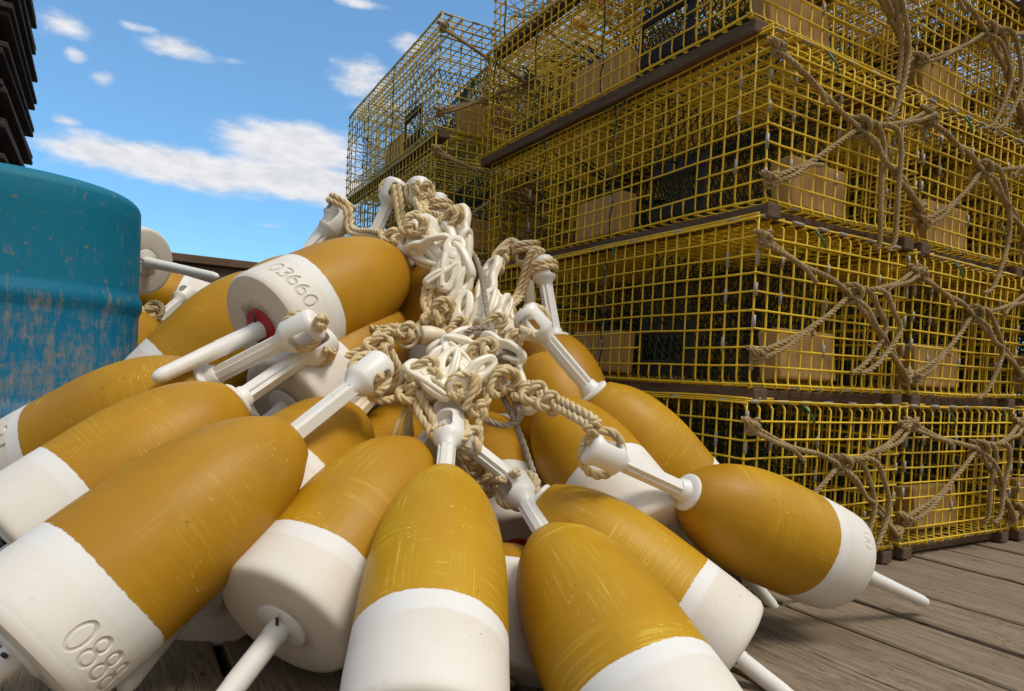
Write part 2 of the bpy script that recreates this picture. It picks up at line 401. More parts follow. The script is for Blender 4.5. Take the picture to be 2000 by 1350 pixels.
M_HOG = m_wire('grey_clip_metal', (.36, .33, .27), (.30, .26, .2), (.5, .46, .36))
M_RUN = m_wood('runner_wood', (.120, .078, .050), (.165, .112, .076), (.05, .032, .02), 1)
M_RUNL = m_wood('crossbar_wood', (.10, .06, .038), (.15, .095, .06), (.04, .024, .016), 0)
M_BRICK = m_wood('ballast_wood', (.50, .30, .11), (.58, .38, .16), (.28, .155, .055), 2, .8)
M_VENT = m_plastic('black_plastic', (.010, .010, .010), (.03, .028, .025), rough=.75)
M_NET = m_plastic('net_twine', (.012, .035, .022), (.02, .02, .02), rough=.8)
M_ORANGE = m_plastic('orange_plastic', (.55, .10, .02))
M_DECK = m_wood('deck_wood', (.180, .135, .088), (.315, .245, .170), (.040, .028, .018), 1, .62, .85, plank=.165, knots=True)
M_RAIL = m_wood('rail_wood', (.16, .105, .07), (.22, .15, .10), (.06, .04, .028), 0)
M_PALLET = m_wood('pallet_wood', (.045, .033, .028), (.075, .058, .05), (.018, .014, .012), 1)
M_DRUM = m_drum()
M_TEAL = m_plastic('teal_plastic', (.05, .27, .27), (.12, .2, .18))
# ---------------------------------------------------------------- deck and water
mb = MB()
PW = .165
for i in range(-29, 31):
    rng = random.Random(i); y = -6.0+rng.uniform(0, 2)
    while y < 7.0:
        y2 = min(y+rng.choice((3.6, 4.2, 4.8)), 7.0)
        dz = rng.uniform(-.003, .002); g = rng.uniform(.005, .0085)
        x0, x1 = i*PW+g, (i+1)*PW-g; b = .0030
        # plank with eased edges, a few segments long so that it can cup a little
        prof = [(x0, -.04), (x0, -b), (x0+b, 0), ((x0+x1)/2, rng.uniform(-.0025, .0005)), (x1-b, 0), (x1, -b), (x1, -.04)]
        nseg = 8; vs = []
        for k in range(nseg+1):
            yy = y+.003+(y2-y-.006)*k/nseg
            vs += [(px+math.sin(yy*1.3+i)*.0012, yy, pz+dz+math.sin(yy*1.1+i*2.1)*.0012) for px, pz in prof]
        n = len(prof); fs = []
        for k in range(nseg):
            for q in range(n-1): fs.append((k*n+q, k*n+q+1, (k+1)*n+q+1, (k+1)*n+q))
        fs += [tuple(range(n)), tuple(nseg*n+q for q in range(n-1, -1, -1))]
        mb.add(vs, fs, False)
        y = y2
mb.cur = 1                                            # nail heads over the joists
for i in range(-14, 26):
    rng = random.Random(i+900)
    for k in range(-3, 4):
        for fx in (.22, .78):
            cx_, cy_ = (i+fx)*PW+rng.uniform(-.008, .008), k*.82+rng.uniform(-.012, .012)
            mb.add([(cx_+.0045*math.cos(a*math.pi/4), cy_+.0045*math.sin(a*math.pi/4), .0022) for a in range(8)], [tuple(range(8))], False)
structure('deck', mb.mesh('deck', [M_DECK, M_PIN]))
mb = MB()
for k in range(-7, 9): mb.box((-5.2, k*.82-.04, -.29), (5.2, k*.82+.04, -.046))
mb.box((-5.2, -6, -.305), (5.2, 7, -.295))  # sheet added under the joists to keep the plank gaps dark
structure('joists_and_gap_sheet', mb.mesh('joists_and_gap_sheet', M_RAIL))
mb = MB(); mb.add([(-2500, -2500, -1.6), (2500, -2500, -1.6), (2500, 2500, -1.6), (-2500, 2500, -1.6)], [(0, 1, 2, 3)], False)
M, T, b = mat('harbour_water', (.012, .028, .03), .35, .12); T.l.new(T.bump(T.noise(T.obj(), 1.6, 4), .4, .05), b.inputs['Normal'])
structure('water', mb.mesh('water', M))

# ---------------------------------------------------------------- wire traps
WR = .00225
def trap_meshes(nx, ny, nz, cx, cy, cz, wire, seed):
    """frame of welded mesh, partition, hog rings, netting and the rest as separate parts; x short side, y long side"""
    rng = random.Random(seed)
    Wx, Ly, Hz = nx*cx, ny*cy, nz*cz
    bulge = lambda p: Vector((p[0], p[1], p[2]))
    def wob(p):
        p = Vector(p); q = noise.noise_vector(p*4.0+Vector((seed*3.7, 0, 0)))*.0050+noise.noise_vector(p*20+Vector((0, seed, 0)))*.0016
        return p+q
    F = MB()
    def wire_(a, b, r=WR, n=5, seg=.09):
        a, b = Vector(a), Vector(b); k = max(2, int((b-a).length/seg))
        F.tube([wob(a.lerp(b, i/k)) for i in range(k+1)], r*rng.uniform(.93, 1.07), n)
    vent = (5, 9, 1, 3)        # y cells and z cells of the escape opening on the x = 0 side
    open_ = (23, 29, 1, 6)     # side entrance
    def hole(j0, k0):          # cell inside an opening?
        for (a, b_, c, d) in (vent, open_):
            if a <= j0 < b_ and c <= k0 < d: return True
        return False
    e = .0036
    for side, x in ((0, 0), (1, Wx)):
        for j in range(ny+1):                       # uprights, rounded into the bottom sheet
            y = j*cy; runs = []; cur = None
            for k in range(nz):
                h = side == 0 and hole(j-1, k) and hole(j, k)
                if not h: cur = [cur[0] if cur else k, k+1]
                elif cur: runs.append(cur); cur = None
            if cur: runs.append(cur)
            for a, b_ in runs:
                if a == 0:
                    s = 1 if side == 0 else -1
                    F.tube([wob(p) for p in ((x+s*.014, y, 0), (x+s*.003, y, .003), (x, y, .014), (x, y, b_*cz*.5), (x, y, b_*cz))], WR, 5)
                else: wire_((x, y, a*cz), (x, y, b_*cz))
        for k in range(1, nz+1):
            z = k*cz; cur = None
            for j in range(ny):
                h = side == 0 and (hole(j, k-1) and hole(j, k))
                if h:
                    if cur is not None: wire_((x-e if side == 0 else x+e, cur*cy, z), (x-e if side == 0 else x+e, j*cy, z))
                    cur = None
                elif cur is None: cur = j
            if cur is not None: wire_((x-e if side == 0 else x+e, cur*cy-.004, z), (x-e if side == 0 else x+e, Ly+.004, z))
        wire_((x, 0, .0), (x, Ly, .0), WR*1.2); wire_((x, 0, Hz+.004), (x, Ly, Hz+.004))
    for zz, d in ((0, 1), (Hz, -1)):
        for i in range(1, nx):
            wire_((i*cx, 0, zz), (i*cx, Ly, zz))
        for j in range(ny+1):
            wire_((0, j*cy, zz+e*d*-1), (Wx, j*cy, zz+e*d*-1))
    # a lid overlap strip
    for j in range(ny+1): wire_((0, j*cy+.006, Hz+.008), (cx*2, j*cy+.006, Hz+.008))
    for i in (0, 1, 2): wire_((i*cx, .0, Hz+.009), (i*cx, Ly, Hz+.009))
    for y, s in ((0, -1), (Ly, 1)):
        for i in range(nx+1):
            x = i*cx
            F.tube([wob(p) for p in ((x, y-s*.03, Hz), (x, y-s*.008, Hz-.001), (x, y, Hz-.012), (x, y, Hz*.5), (x, y, .012), (x, y+s*.003, .002), (x, y+s*.006, -.006), (x, y+s*.001, -.009), (x, y-s*.005, -.003))], WR*1.08, 5)
        for k in range(0, nz):
            z = k*cz
            F.tube([wob(p) for p in ((.006, y-s*.008, z+.001), (-.006, y-s*.002, z), (-.003, y+s*.005, z), (cx, y+s*e, z), (Wx*.5, y+s*e, z), (Wx-cx, y+s*e, z), (Wx+.003, y+s*.005, z), (Wx+.008, y-s*.002, z), (Wx-.004, y-s*.008, z))], WR*1.08, 5)
        wire_((0, y, -.004), (Wx, y, -.004), WR*1.5); wire_((cx, y, Hz+.004), (Wx, y, Hz+.004))
    FRAME = F
    # partition and inner parlour floor
    F = MB(); yp = 22*cy
    for i in range(nx+1): wire_((i*cx, yp, .01), (i*cx, yp, Hz-.01))
    for k in range(1, nz): wire_((0, yp+.003, k*cz), (Wx, yp+.003, k*cz))
    part = F.mesh('trap_partition', wire)
    # hog rings and bare sleeves along the seams belong to the wire frame
    F = HOG = MB()
    for x in (0, Wx):
        z = .03
        while z < Hz-.03:
            l = rng.uniform(.022, .036); F.tube([(x, -.002, z), (x, -.002, z+l)], WR*1.75, 7); z += l+rng.uniform(.03, .055)
    for zz in (-.004, Hz+.004):
        x = .01
        while x < Wx-.05:
            l = rng.uniform(.02, .035); F.tube([(x, 0, zz), (x+l, 0, zz)], WR*1.9, 7); x += l+rng.uniform(.04, .09)
    for z in (Hz*.2, Hz*.5, Hz*.72):
        for i in (2, 6, 11):
            F.tube([(i*cx, -.002, z), (i*cx, -.002, z+.026)], WR*1.6, 7)
        for j in (2, 13, 24): F.tube([(-.001, j*cy, z), (-.001, j*cy, z+.03)], WR*1.6, 7)
    y = .05
    while y < Ly-.1:
        F.tube([(0, y, Hz+.004), (0, y+.03, Hz+.004)], WR*1.7, 7); y += rng.uniform(.13, .22)
    HOG.mi = [1]*len(HOG.f); FRAME.v_off = len(FRAME.v); FRAME.f += [[i+len(FRAME.v) for i in f] for f in HOG.f]; FRAME.v += HOG.v; FRAME.mi += HOG.mi; FRAME.sm += HOG.sm
    frame = FRAME.mesh('trap_frame', [wire, M_HOG])
    # netting: funnel heads and a rear head
    F = MB()
    def net_patch(fn, nu, nv, r=.0011):
        for a in range(nu+1):
            F.tube([fn((a+(.5 if q % 2 else 0))/nu, q/nv) for q in range(nv+1)], r, 4, False)
            F.tube([fn((a-(.5 if q % 2 else 0))/nu, q/nv) for q in range(nv+1)], r, 4, False)
    for sx in (0, 1):
        y0, y1, z0, z1 = open_[0]*cy, open_[1]*cy, open_[2]*cz, open_[3]*cz
        def fn(u, v, sx=sx):
            t = u*2*math.pi; k = 1-v*.55; ex = 2/3
            px = math.copysign(abs(math.cos(t))**ex, math.cos(t)); pz = math.copysign(abs(math.sin(t))**ex, math.sin(t))
            x = v*.17; sag = .02*math.sin(v*math.pi)
            return Vector((x if sx == 0 else Wx-x, (y0+y1)/2+px*(y1-y0)/2*k, (z0+z1)/2+pz*(z1-z0)/2*k+v*.03-sag))
        net_patch(fn, 22, 7)
    def fn2(u, v):
        k = 1-.6*v; return Vector((Wx/2+(u-.5)*Wx*k, yp-v*.26, Hz*.62-.14*v+.05*math.sin(v*3)*math.cos(u*6)))
    net_patch(fn2, 20, 12)
    def fn3(u, v): return Vector((Wx/2+(u-.5)*Wx*(1-.5*v), yp-v*.26, .02+.1*v))
    net_patch(fn3, 18, 10)
    def fn4(u, v):                                   # sagging net along the trap, added to darken the view through it
        return Vector((Wx*.50+.05*math.sin(u*7+seed)*math.sin(v*3), .10+u*(yp-.12), .02+v*(Hz-.05)-.03*math.sin(u*3.1)*v))
    net_patch(fn4, 34, 16, .0017)
    def fn5(u, v): return Vector((.03+u*(Wx-.06), .30+.06*math.sin(v*2.6), .02+v*(Hz-.05)))  # crosswise net, likewise added to darken the inside
    net_patch(fn5, 20, 14, .0017)
    for j in (13, 22, 29):                           # lacing twine tied down the side
        F.tube([(-.003+.002*math.sin(z*90), j*cy+.004*math.sin(z*60), z) for z in [Hz*q/14 for q in range(15)]], .0019, 4)
    for q in range(6): F.tube([(rng.uniform(.02, Wx*.4), yp, Hz*.9), (Wx*.5+rng.uniform(-.1, .1), yp-.12, Hz*.5), (Wx/2, yp-.25, Hz*.45)], .002, 4)
    net = F.mesh('trap_netting', M_NET)
    # escape vent: black plastic frame behind the wires
    F = MB(); y0, y1, z0, z1 = vent[0]*cy-.022, vent[1]*cy+.012, .012, vent[3]*cz+.026
    X0, X1 = .004, .010
    F.bbox((X0, y0, z0), (X1, y1, z0+.034), .0015); F.bbox((X0, y0, z1-.032), (X1, y1, z1), .0015)
    F.bbox((X0, y0, z0+.034), (X1, y0+.022, z1-.032), .0015); F.bbox((X0, y1-.012, z0+.034), (X1, y1, z1-.032), .0015)
    for q in range(3): F.tube([(X1+.004, y0+.04+q*.055, z1-.01), (-.006, y0+.04+q*.055, z1-.004), (-.009, y0+.043+q*.055, z1+.006), (.002, y0+.045+q*.055, z1+.010)], .0022, 5)
    ventm = F.mesh('escape_vent', M_VENT)
    # green and orange ties
    F = MB(); F.tube([(Wx*.32, -.005, Hz-.002), (Wx*.35, -.012, Hz-.02), (Wx*.38, -.011, Hz-.038)], .0024, 5)
    tie = F.mesh('trap_tie', M_GPIN); F = MB(); F.tube([(-.006, 12*cy, Hz), (-.010, 12*cy+.004, Hz-.018), (-.009, 12*cy-.006, Hz-.03)], .0022, 5)
    tie2 = F.mesh('trap_tie', M_GPIN)
    F = MB(); F.bbox((Wx*.48, Ly*.80, Hz*.35), (Wx*.56, Ly*.82, Hz*.52), .003); tag1 = F.mesh('trap_tag', M_ORANGE); F = MB(); F.bbox((Wx*.40, Ly*.86, Hz*.2), (Wx*.53, Ly*.875, Hz*.27), .003)
    tag_ = F.mesh('trap_tags', M_ORANGE)
    return dict(frame=frame, part=part, net=net, vent=ventm, tie=tie, tie2=tie2, tag=tag_, tag1=tag1, W=Wx, L=Ly, H=Hz)

def knot(mb, c, s, r, axis=(0, -1, 0), n=6, lay=None):
    """a tight overhand knot: a pressed trefoil of rope"""
    q = Vector((0, 0, 1)).rotation_difference(Vector(axis)); c = Vector(c); a0 = random.random()*6.28
    pts = []
    for i in range(25):
        t = 2*math.pi*i/24+a0
        p = Vector((math.sin(t)+2*math.sin(2*t), math.cos(t)-2*math.cos(2*t), -math.sin(3*t)*1.25))*(s/3)
        pts.append(c+q@p)
    mb.rope(pts, r, lay, n)

def bridle_mesh(Wx, Hz, seed, long_loop):
    random.seed(100+seed); rng = random.Random(seed); B = MB(); r = rng.uniform(.0058, .0066); y = -.013
    j = lambda s=.02: rng.uniform(-s, s)
    K = Vector((Wx*.53+j(.05), y-.006, Hz*.64+j(.03)))
    UL, LL, UR, LR = Vector((0, y, Hz*.87+j(.006))), Vector((0, y, Hz*.17+j())), Vector((Wx+.01, y, Hz*.88+j(.006))), Vector((Wx+.005, y, Hz*.16+j()))
    for A, s in ((UL, 1), (LL, 1), (UR, -1), (LR, -1)):
        knot(B, A+Vector((.004*s, 0, 0)), .017, r*.95)
        B.rope([A+Vector((-.012*s, .012, .012)), A+Vector((-.016*s, -.004, .008)), A+Vector((.01*s, -.012, -.003)), A+Vector((-.012*s, .004, -.012))], r*.95)
        m1 = A.lerp(K, .35)+Vector((0, -.010, -.012)); m2 = A.lerp(K, .7)+Vector((0, -.010, -.006+j(.008)))
        B.rope([A, m1, m2, K], r)
        # the spliced tail lies doubled along the first third
        B.rope([A+Vector((0, -.006, -.012)), A.lerp(K, .2)+Vector((0, -.018, -.018)), A.lerp(K, rng.uniform(.36, .5))+Vector((0, -.013, -.016)), A.lerp(K, .52)+Vector((.004, -.014, -.032))], r*.85)
    knot(B, K, .018, r)
    for a in (-.5, .4): B.rope([K+Vector((-.016+a*.008, .012, .018)), K+Vector((-.004, -.016, .02)), K+Vector((.016, -.018, -.002)), K+Vector((.004, .004, -.02))], r)
    ln = rng.uniform(.22, .30) if long_loop else rng.uniform(.14, .20)
    dx = rng.uniform(-.03, .08); bk = rng.uniform(-.04, .06); two = rng.random() < .6
    for s_, yy in ((0, -.018), (.022+rng.uniform(-.03, .03), -.030))[:2 if two else 1]:
        B.rope([K+Vector((0, -.004, .006)), K+Vector((.035+s_, yy, .014)), K+Vector((.070+s_+dx*.3, yy-.002, -.03)), K+Vector((.075+dx+s_, yy, -ln*.5)), K+Vector((.055+dx-bk+s_*.8, yy, -ln)), K+Vector((.035+dx-bk*1.6+s_*.5, yy+.004, -ln-.03))], r)
    B.rope([K, K+Vector((.02, -.03, -.03)), K+Vector((.055, -.034, -.07)), K.lerp(LR, .6)+Vector((0, -.012, 0)), LR], r*.85)
    random.seed(7)
    return B.mesh('trap_bridle', M_BRIDLE)

def runner_mesh(L, w, t, name, seed):
    F = MB(); F.bbox((-w/2, -.012, -t), (w/2, L+.012, 0), .004); return F.mesh(name, M_RUN)
def brick_mesh():
    F = MB(); F.bbox((-.105, -.028, 0), (.105, .028, .115), .006); return F.mesh('ballast_block', M_BRICK)

TA = trap_meshes(14, 31, 9, .0387, .0381, .0381, M_WIRE, 1)
TB = trap_meshes(14, 31, 9, .0387, .0381, .0381, M_WIRE, 2)
TC = trap_meshes(14, 31, 10, .0387, .0381, .0381, M_WIRE2, 3)
BR = {id(t): [bridle_mesh(t['W'], t['H'], s+3*q, s % 2 == 0) for s in range(7)] for q, t in enumerate((TA, TB, TC))}
TH = .030
RUNM = runner_mesh(TA['L'], .042, TH, 'trap_runner', 0)
_f = MB(); _f.bbox((.03, -.006, -.024), (TA['W']-.03, .032, -.001), .003); CROSSM = _f.mesh('trap_crossbar', M_RUNL)
BRICKM = brick_mesh()

def trap(t, x, y, z, label, group, var=0, rot=0, cross=False):
    o = thing('lobster_trap', label, 'lobster trap', group, (x, y, z)); o.rotation_euler = (0, 0, rot)
    link('wire_frame', t['frame'], o); link('partition', t['part'], o);
    link('netting', t['net'], o); link('escape_vent', t['vent'], o); link('twine_tie', t['tie'], o); link('tag', t['tag'], o); link('tag', t['tag1'], o); link('twine_tie', t['tie2'], o)
    for rx in (.024, t['W']-.024):
        link('runner', RUNM, o, (rx, 0, -.008))
    if cross: link('crossbar', CROSSM, o, (0, .02, -.010))
    rg = random.Random(int(x*1000)+int(z*100)*7+var)
    k = link('ballast_block', BRICKM, o, (t['W']*.42+rg.uniform(-.02, .02), .062, .012)); k.rotation_euler = (R(rg.uniform(-10, -2)), 0, R(rg.uniform(-3, 3)))
    k = link('ballast_block', BRICKM, o, (.065, t['L']*.5+rg.uniform(-.02, .02), .012)); k.rotation_euler = (R(3), 0, R(90+rg.uniform(-3, 3)))
    link('rope_bridle', BR[id(t)][(var*3+int(x*5)) % 7], o)
    return o

Z0, PIT = .040, .3817
TX = [-.0172, 0, .011, -.0135, .002]; TY = [-.012, 0, .0028, .043, .0153]
ORD = ['bottom', 'second from the bottom', 'third from the bottom', 'fourth from the bottom', 'topmost']
g1 = 'yellow wire traps in the front stacks'
for i in range(5):
    trap(TA if i % 2 else TB, TX[i], TY[i], Z0+i*PIT, 'yellow wire trap %s in the near corner stack beside the buoys' % ORD[i], g1, i, 0, i in (1, 2))
for i in range(5):
    trap(TB if i % 2 else TA, .5818+TX[i]*.6+.002*i, TY[i]*.6+.004*i, Z0+i*PIT, 'yellow wire trap %s in the second stack from the near corner' % ORD[i], g1, i+1, R(.3*(i-1)), True)
for i in range(5):
    trap(TA if i % 2 else TB, 1.163+TX[i]*.5, -.01+TY[i]*.5, Z0+i*PIT, 'yellow wire trap %s in the third stack, at the right edge' % ORD[i], g1, i+2, 0, True)
ORD2 = ['bottom', 'second from the bottom', 'third from the bottom', 'topmost', 'fifth from the bottom']
for i in range(4):
    trap(TC, -.186+.004*(i % 2), 1.235+.006*(i % 2), Z0-.02+i*.4115, 'olive-yellow wire trap %s in the far stack against the sky' % ORD2[i], 'olive-yellow traps in the far stack', i, R(-2.2), False)
for i in range(5):
    trap(TB if i % 2 else TA, .452, 1.235+.01*i, Z0+i*PIT, 'wire trap %s in the stack behind the near corner stack' % ORD2[i], 'wire traps in the rear stacks', i, R(.4))
for i in range(5):
    trap(TA if i % 2 else TB, 1.032, 1.24-.008*i, Z0+i*PIT, 'wire trap %s in the stack behind the second front stack' % ORD2[i], 'wire traps in the rear stacks', i+1, R(-.3))

for q, nm in enumerate(('fourth', 'fifth', 'sixth')):     # the row runs on past the right of the photo and darkens the view through the mesh
    for i in range(4):
        trap(TB if (i+q) % 2 else TA, 1.745+.582*q, TY[i]*.5, Z0+i*PIT, 'yellow wire trap %s in the %s stack, seen through the nearer traps' % (ORD[i], nm), g1, i, 0, False)
# ---------------------------------------------------------------- drum, pallets, rail, tote
DR, DH = .287, .812
prof = [(0, .004), (DR-.03, .004), (DR-.012, .008), (DR, .022)]
for zc in (.28, .545):
    prof += [(DR, zc-.035), (DR+.001, zc-.024), (DR+.007, zc-.012), (DR+.008, zc), (DR+.007, zc+.012), (DR+.001, zc+.024), (DR, zc+.035)]
prof += [(DR, DH-.075)]
for k in range(1, 9):
    a = k/8*math.pi/2; prof.append((DR-.034+.034*math.cos(a), DH-.034+.034*math.sin(a)))
prof += [(DR-.07, DH), (DR-.08, DH-.012), (0, DH-.012)]
mb = MB(); mb.lathe(prof, 96)
dist = 2.08; hd = math.atan2(FW.x, FW.y)+math.atan((4-1000)/FPX)
drum = thing('drum', 'blue plastic drum with scuffed tan wear, left of the buoy pile', 'drum', None, (CAM.x+math.sin(hd)*dist, CAM.y+math.cos(hd)*dist, 0))
link('drum_shell', mb.mesh('drum_shell', M_DRUM), drum)
mb = MB(); mb.lathe([(0, 0), (.035, 0), (.035, .012), (.028, .018), (0, .018)], 24)
bung = mb.mesh('bung', M_VENT)
for a in (.6, 3.7): link('bung', bung, drum, (.19*math.cos(a), .19*math.sin(a), DH-.012))

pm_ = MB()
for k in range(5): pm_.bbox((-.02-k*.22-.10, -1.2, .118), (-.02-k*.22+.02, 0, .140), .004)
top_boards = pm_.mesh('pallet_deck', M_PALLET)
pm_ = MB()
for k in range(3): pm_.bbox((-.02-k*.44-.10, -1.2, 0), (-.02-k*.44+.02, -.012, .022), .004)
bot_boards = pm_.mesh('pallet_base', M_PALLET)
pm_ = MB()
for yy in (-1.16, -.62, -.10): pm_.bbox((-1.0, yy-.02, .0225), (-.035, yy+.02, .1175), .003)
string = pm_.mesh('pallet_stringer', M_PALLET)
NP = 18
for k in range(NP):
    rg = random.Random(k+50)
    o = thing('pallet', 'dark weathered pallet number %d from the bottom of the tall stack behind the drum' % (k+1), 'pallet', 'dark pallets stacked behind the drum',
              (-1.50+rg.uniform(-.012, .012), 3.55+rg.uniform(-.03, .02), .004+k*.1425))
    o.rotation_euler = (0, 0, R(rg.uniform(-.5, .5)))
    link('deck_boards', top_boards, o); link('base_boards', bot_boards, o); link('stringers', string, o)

p = at(365, 500, 3.2); rail = thing('railing', 'weathered brown wooden railing behind the buoy pile', 'railing', None, (-1.3, p.y, 0))
ztop = p.z
mb = MB(); mb.bbox((0, -.07, ztop-.038), (1.16, .07, ztop), .004); link('top_rail', mb.mesh('top_rail', M_RAIL), rail)
mb = MB(); mb.bbox((0, -.045, ztop-.18), (1.16, -.008, ztop-.041), .004); link('side_rail', mb.mesh('side_rail', M_RAIL), rail)
mb = MB(); mb.bbox((0, -.045, ztop-.50), (1.16, -.008, ztop-.36), .004); link('side_rail', mb.mesh('side_rail', M_RAIL), rail)
for xx in (.06, 1.08):
    mb = MB(); mb.bbox((xx-.045, -.006, 0), (xx+.045, .084, ztop-.041), .005); link('post', mb.mesh('rail_post', M_RAIL), rail)

tote = thing('fish_tote', 'teal plastic tote standing behind the right-hand traps', 'tote', None, (1.98, 1.62, 0)); tote.rotation_euler = (0, 0, R(8))
mb = MB(); mb.prism([(-.25, -.35), (.25, -.35), (.25, .35), (-.25, .35)], .0, .40); link('tote_body', mb.mesh('tote_body', M_TEAL), tote)
mb = MB(); mb.bbox((-.27, -.37, .38), (.27, .37, .43), .008); link('tote_lid', mb.mesh('tote_lid', M_TEAL), tote)
for yy in (-.22, 0, .22):
    mb = MB(); mb.bbox((-.262, yy-.02, .02), (-.251, yy+.02, .37), .003); link('tote_rib', mb.mesh('tote_rib', M_TEAL), tote)

# a dark shed added beyond the trap rows to darken the view through mesh
backdrop = thing('backdrop', 'dark weathered shed added behind the right-hand traps to darken the view through mesh', 'backdrop', None, (1.35, 3.0, 0))
mb = MB(); mb.box((.0, .02, 0), (6.5, 3.0, 2.55)); link('wall', mb.mesh('backdrop_wall', M_PALLET), backdrop)
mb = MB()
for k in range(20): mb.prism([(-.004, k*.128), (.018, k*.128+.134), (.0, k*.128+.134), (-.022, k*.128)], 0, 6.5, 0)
sid = link('siding', mb.mesh('backdrop_siding', M_PALLET), backdrop)
mb = MB(); mb.prism([(-.25, 2.56), (3.25, 2.56), (1.5, 3.3)], -.2, 6.7, 0); link('roof', mb.mesh('backdrop_roof', M_PALLET), backdrop)
# ---------------------------------------------------------------- buoys
BL = .345
def buoy_profile():
    p = [(0, 0), (.05, 0), (.086, .0), (.0935, .0022), (.0975, .008), (.0985, .016), (.1, .05), (.1, .15)]
    for k in range(1, 21):
        t = k/20; p.append((max(.0, .1*max(0, 1-(t*.97)**2.3)**.5), .15+(BL-.15)*t))
    p[-1] = (.026, BL-.0005); p[-2] = (.0405, BL-.0052); p.append((0, BL)); return p
_m = MB(); _m.lathe(buoy_profile(), 72); BODY = _m.mesh('buoy_body', M_PAINT)
def dented(me, k):
    r = me.copy(); r.name = 'buoy_body'
    for v in r.vertices:
        p = v.co; q = Vector((p.x*9, p.y*9, p.z*6+k*13.7))
        d = noise.noise(q)*.0016+noise.noise(q*2.7)*.0007
        n = Vector((p.x, p.y, 0)); n = n.normalized() if n.length > 1e-5 else Vector((0, 0, 1))
        v.co = p+n*d*min(1, n.length)*(1 if .01 < p.z else .5)
    return r
def sharp(me, a=35):
    me.set_sharp_from_angle(angle=R(a)); return me
sharp(BODY, 50)
BODIES = [sharp(dented(BODY, k), 50) for k in range(6)]
def arc(cx, cy, rx, ry, a0, a1, n=22): return [(cx+rx*math.cos(R(a0+(a1-a0)*k/n)), cy+ry*math.sin(R(a0+(a1-a0)*k/n))) for k in range(n+1)]
STROKES = {     # strokes on a unit-high digit: (points, closed)
    '0': [(arc(0, 0, .30, .46, 0, 360)[:-1], True)],
    '8': [(arc(0, .24, .235, .225, 0, 360)[:-1], True), (arc(0, -.24, .285, .24, 0, 360)[:-1], True)],
    '6': [(arc(0, -.2, .28, .26, 0, 360)[:-1], True), (arc(.06, -.16, .34, .60, 176, 95), False)],
    '3': [(arc(-.02, .24, .26, .22, 150, -90), False), (arc(-.02, -.24, .29, .24, 90, -150), False)],
    '5': [([(.24, .45), (-.16, .45), (-.2, .08)], False), (arc(-.02, -.16, .29, .28, 130, -140), False)],
    '1': [([(.04, .46), (.045, 0), (.04, -.46)], False)]}
def engraved(text, phi, zmid, size, name):
    """digits burnt into the white band as rounded grooves, reading round the buoy with their tops towards the nose"""
    a = link('tmp_body', BODY.copy()); cutters = []
    for i, ch in enumerate(text):
        x0 = (i-(len(text)-1)/2)*size*.80
        for pts, closed in STROKES[ch]:
            if not closed and len(pts) < 6: pts = [tuple(q) for q in [Vector((*p, 0)).lerp(Vector((*q, 0)), t)[:2] for p, q in zip(pts, pts[1:]) for t in (0, .25, .5, .75)]]+[pts[-1]]
            path = []
            for px, py in pts:
                an = phi+(x0+px*size)/.1; rr = .1003
                path.append((rr*math.cos(an), rr*math.sin(an), zmid+py*size))
            F = MB(); F.tube(path, (.0031 if size > .03 else .0036)*size/.034, 10, True, closed)
            bm = bmesh.new(); me = F.mesh('cut', M_PAINT); bm.from_mesh(me); bmesh.ops.recalc_face_normals(bm, faces=bm.faces[:])
            if bm.calc_volume(signed=True) < 0: bmesh.ops.reverse_faces(bm, faces=bm.faces[:])
            bm.to_mesh(me); bm.free()
            c = link('tmp_cut', me); cutters.append(c)
            md = a.modifiers.new('b', 'BOOLEAN'); md.operation = 'DIFFERENCE'; md.object = c; md.solver = 'EXACT'
    res = baked(a); res.name = name
    for o in [a]+cutters: bpy.data.objects.remove(o)
    if len(res.vertices) < len(BODY.vertices)*.9: print('ENGRAVE FAILED', text); return BODY
    for p_ in res.polygons: p_.use_smooth = True
    return sharp(res, 38)

# handle: ribbed bar with a collar, and the eye head that takes the rope
_m = MB(); w, g = .0125, .0085
poly = [(-w, -w*.85), (w, -w*.85), (w, -.0045), (g, -.0025), (g, .0025), (w, .0045), (w, w*.85), (-w, w*.85), (-w, .0045), (-g, .0025), (-g, -.0025), (-w, -.0045)]
poly = [(-.0085, -.0135), (.0085, -.0135), (.0095, -.006), (.0135, -.0055), (.0135, .0055), (.0095, .006), (.0085, .0135), (-.0085, .0135), (-.0095, .006), (-.0135, .0055), (-.0135, -.0055), (-.0095, -.006)]
_m.prism(poly, .012, .140)
_m.lathe([(0, -.004), (.030, -.004), (.033, -.001), (.033, .003), (.030, .0055), (.0205, .0065), (.0185, .018), (.0165, .021), (0, .021)], 28)
BAR = sharp(_m.mesh('buoy_handle', M_WHITE), 35)
_m = MB(); _m.lathe([(0, .126), (.0135, .126), (.0155, .132), (.0225, .140), (.0265, .1445), (.0285, .149), (.0285, .188), (.0275, .194), (.024, .198), (.017, .2), (0, .2)], 36)
_c = MB(); _c.bbox((-.0185, -.06, .150), (.0185, .06, .187), .007)
HEADM = sharp(boolean_mesh(_m.mesh('h', M_WHITE), _c.mesh('c', M_WHITE), 'handle_head', .0018), 40)
def recolor(me, M, name):
    r = me.copy(); r.name = name; r.materials.clear(); r.materials.append(M); return r
BAR_G, HEAD_G = recolor(BAR, M_GREEN, 'buoy_handle_green'), recolor(HEADM, M_GREEN, 'handle_head_green')
BAR_C, HEAD_C = recolor(BAR, M_CREAM, 'buoy_handle_cream'), recolor(HEADM, M_CREAM, 'handle_head_cream')
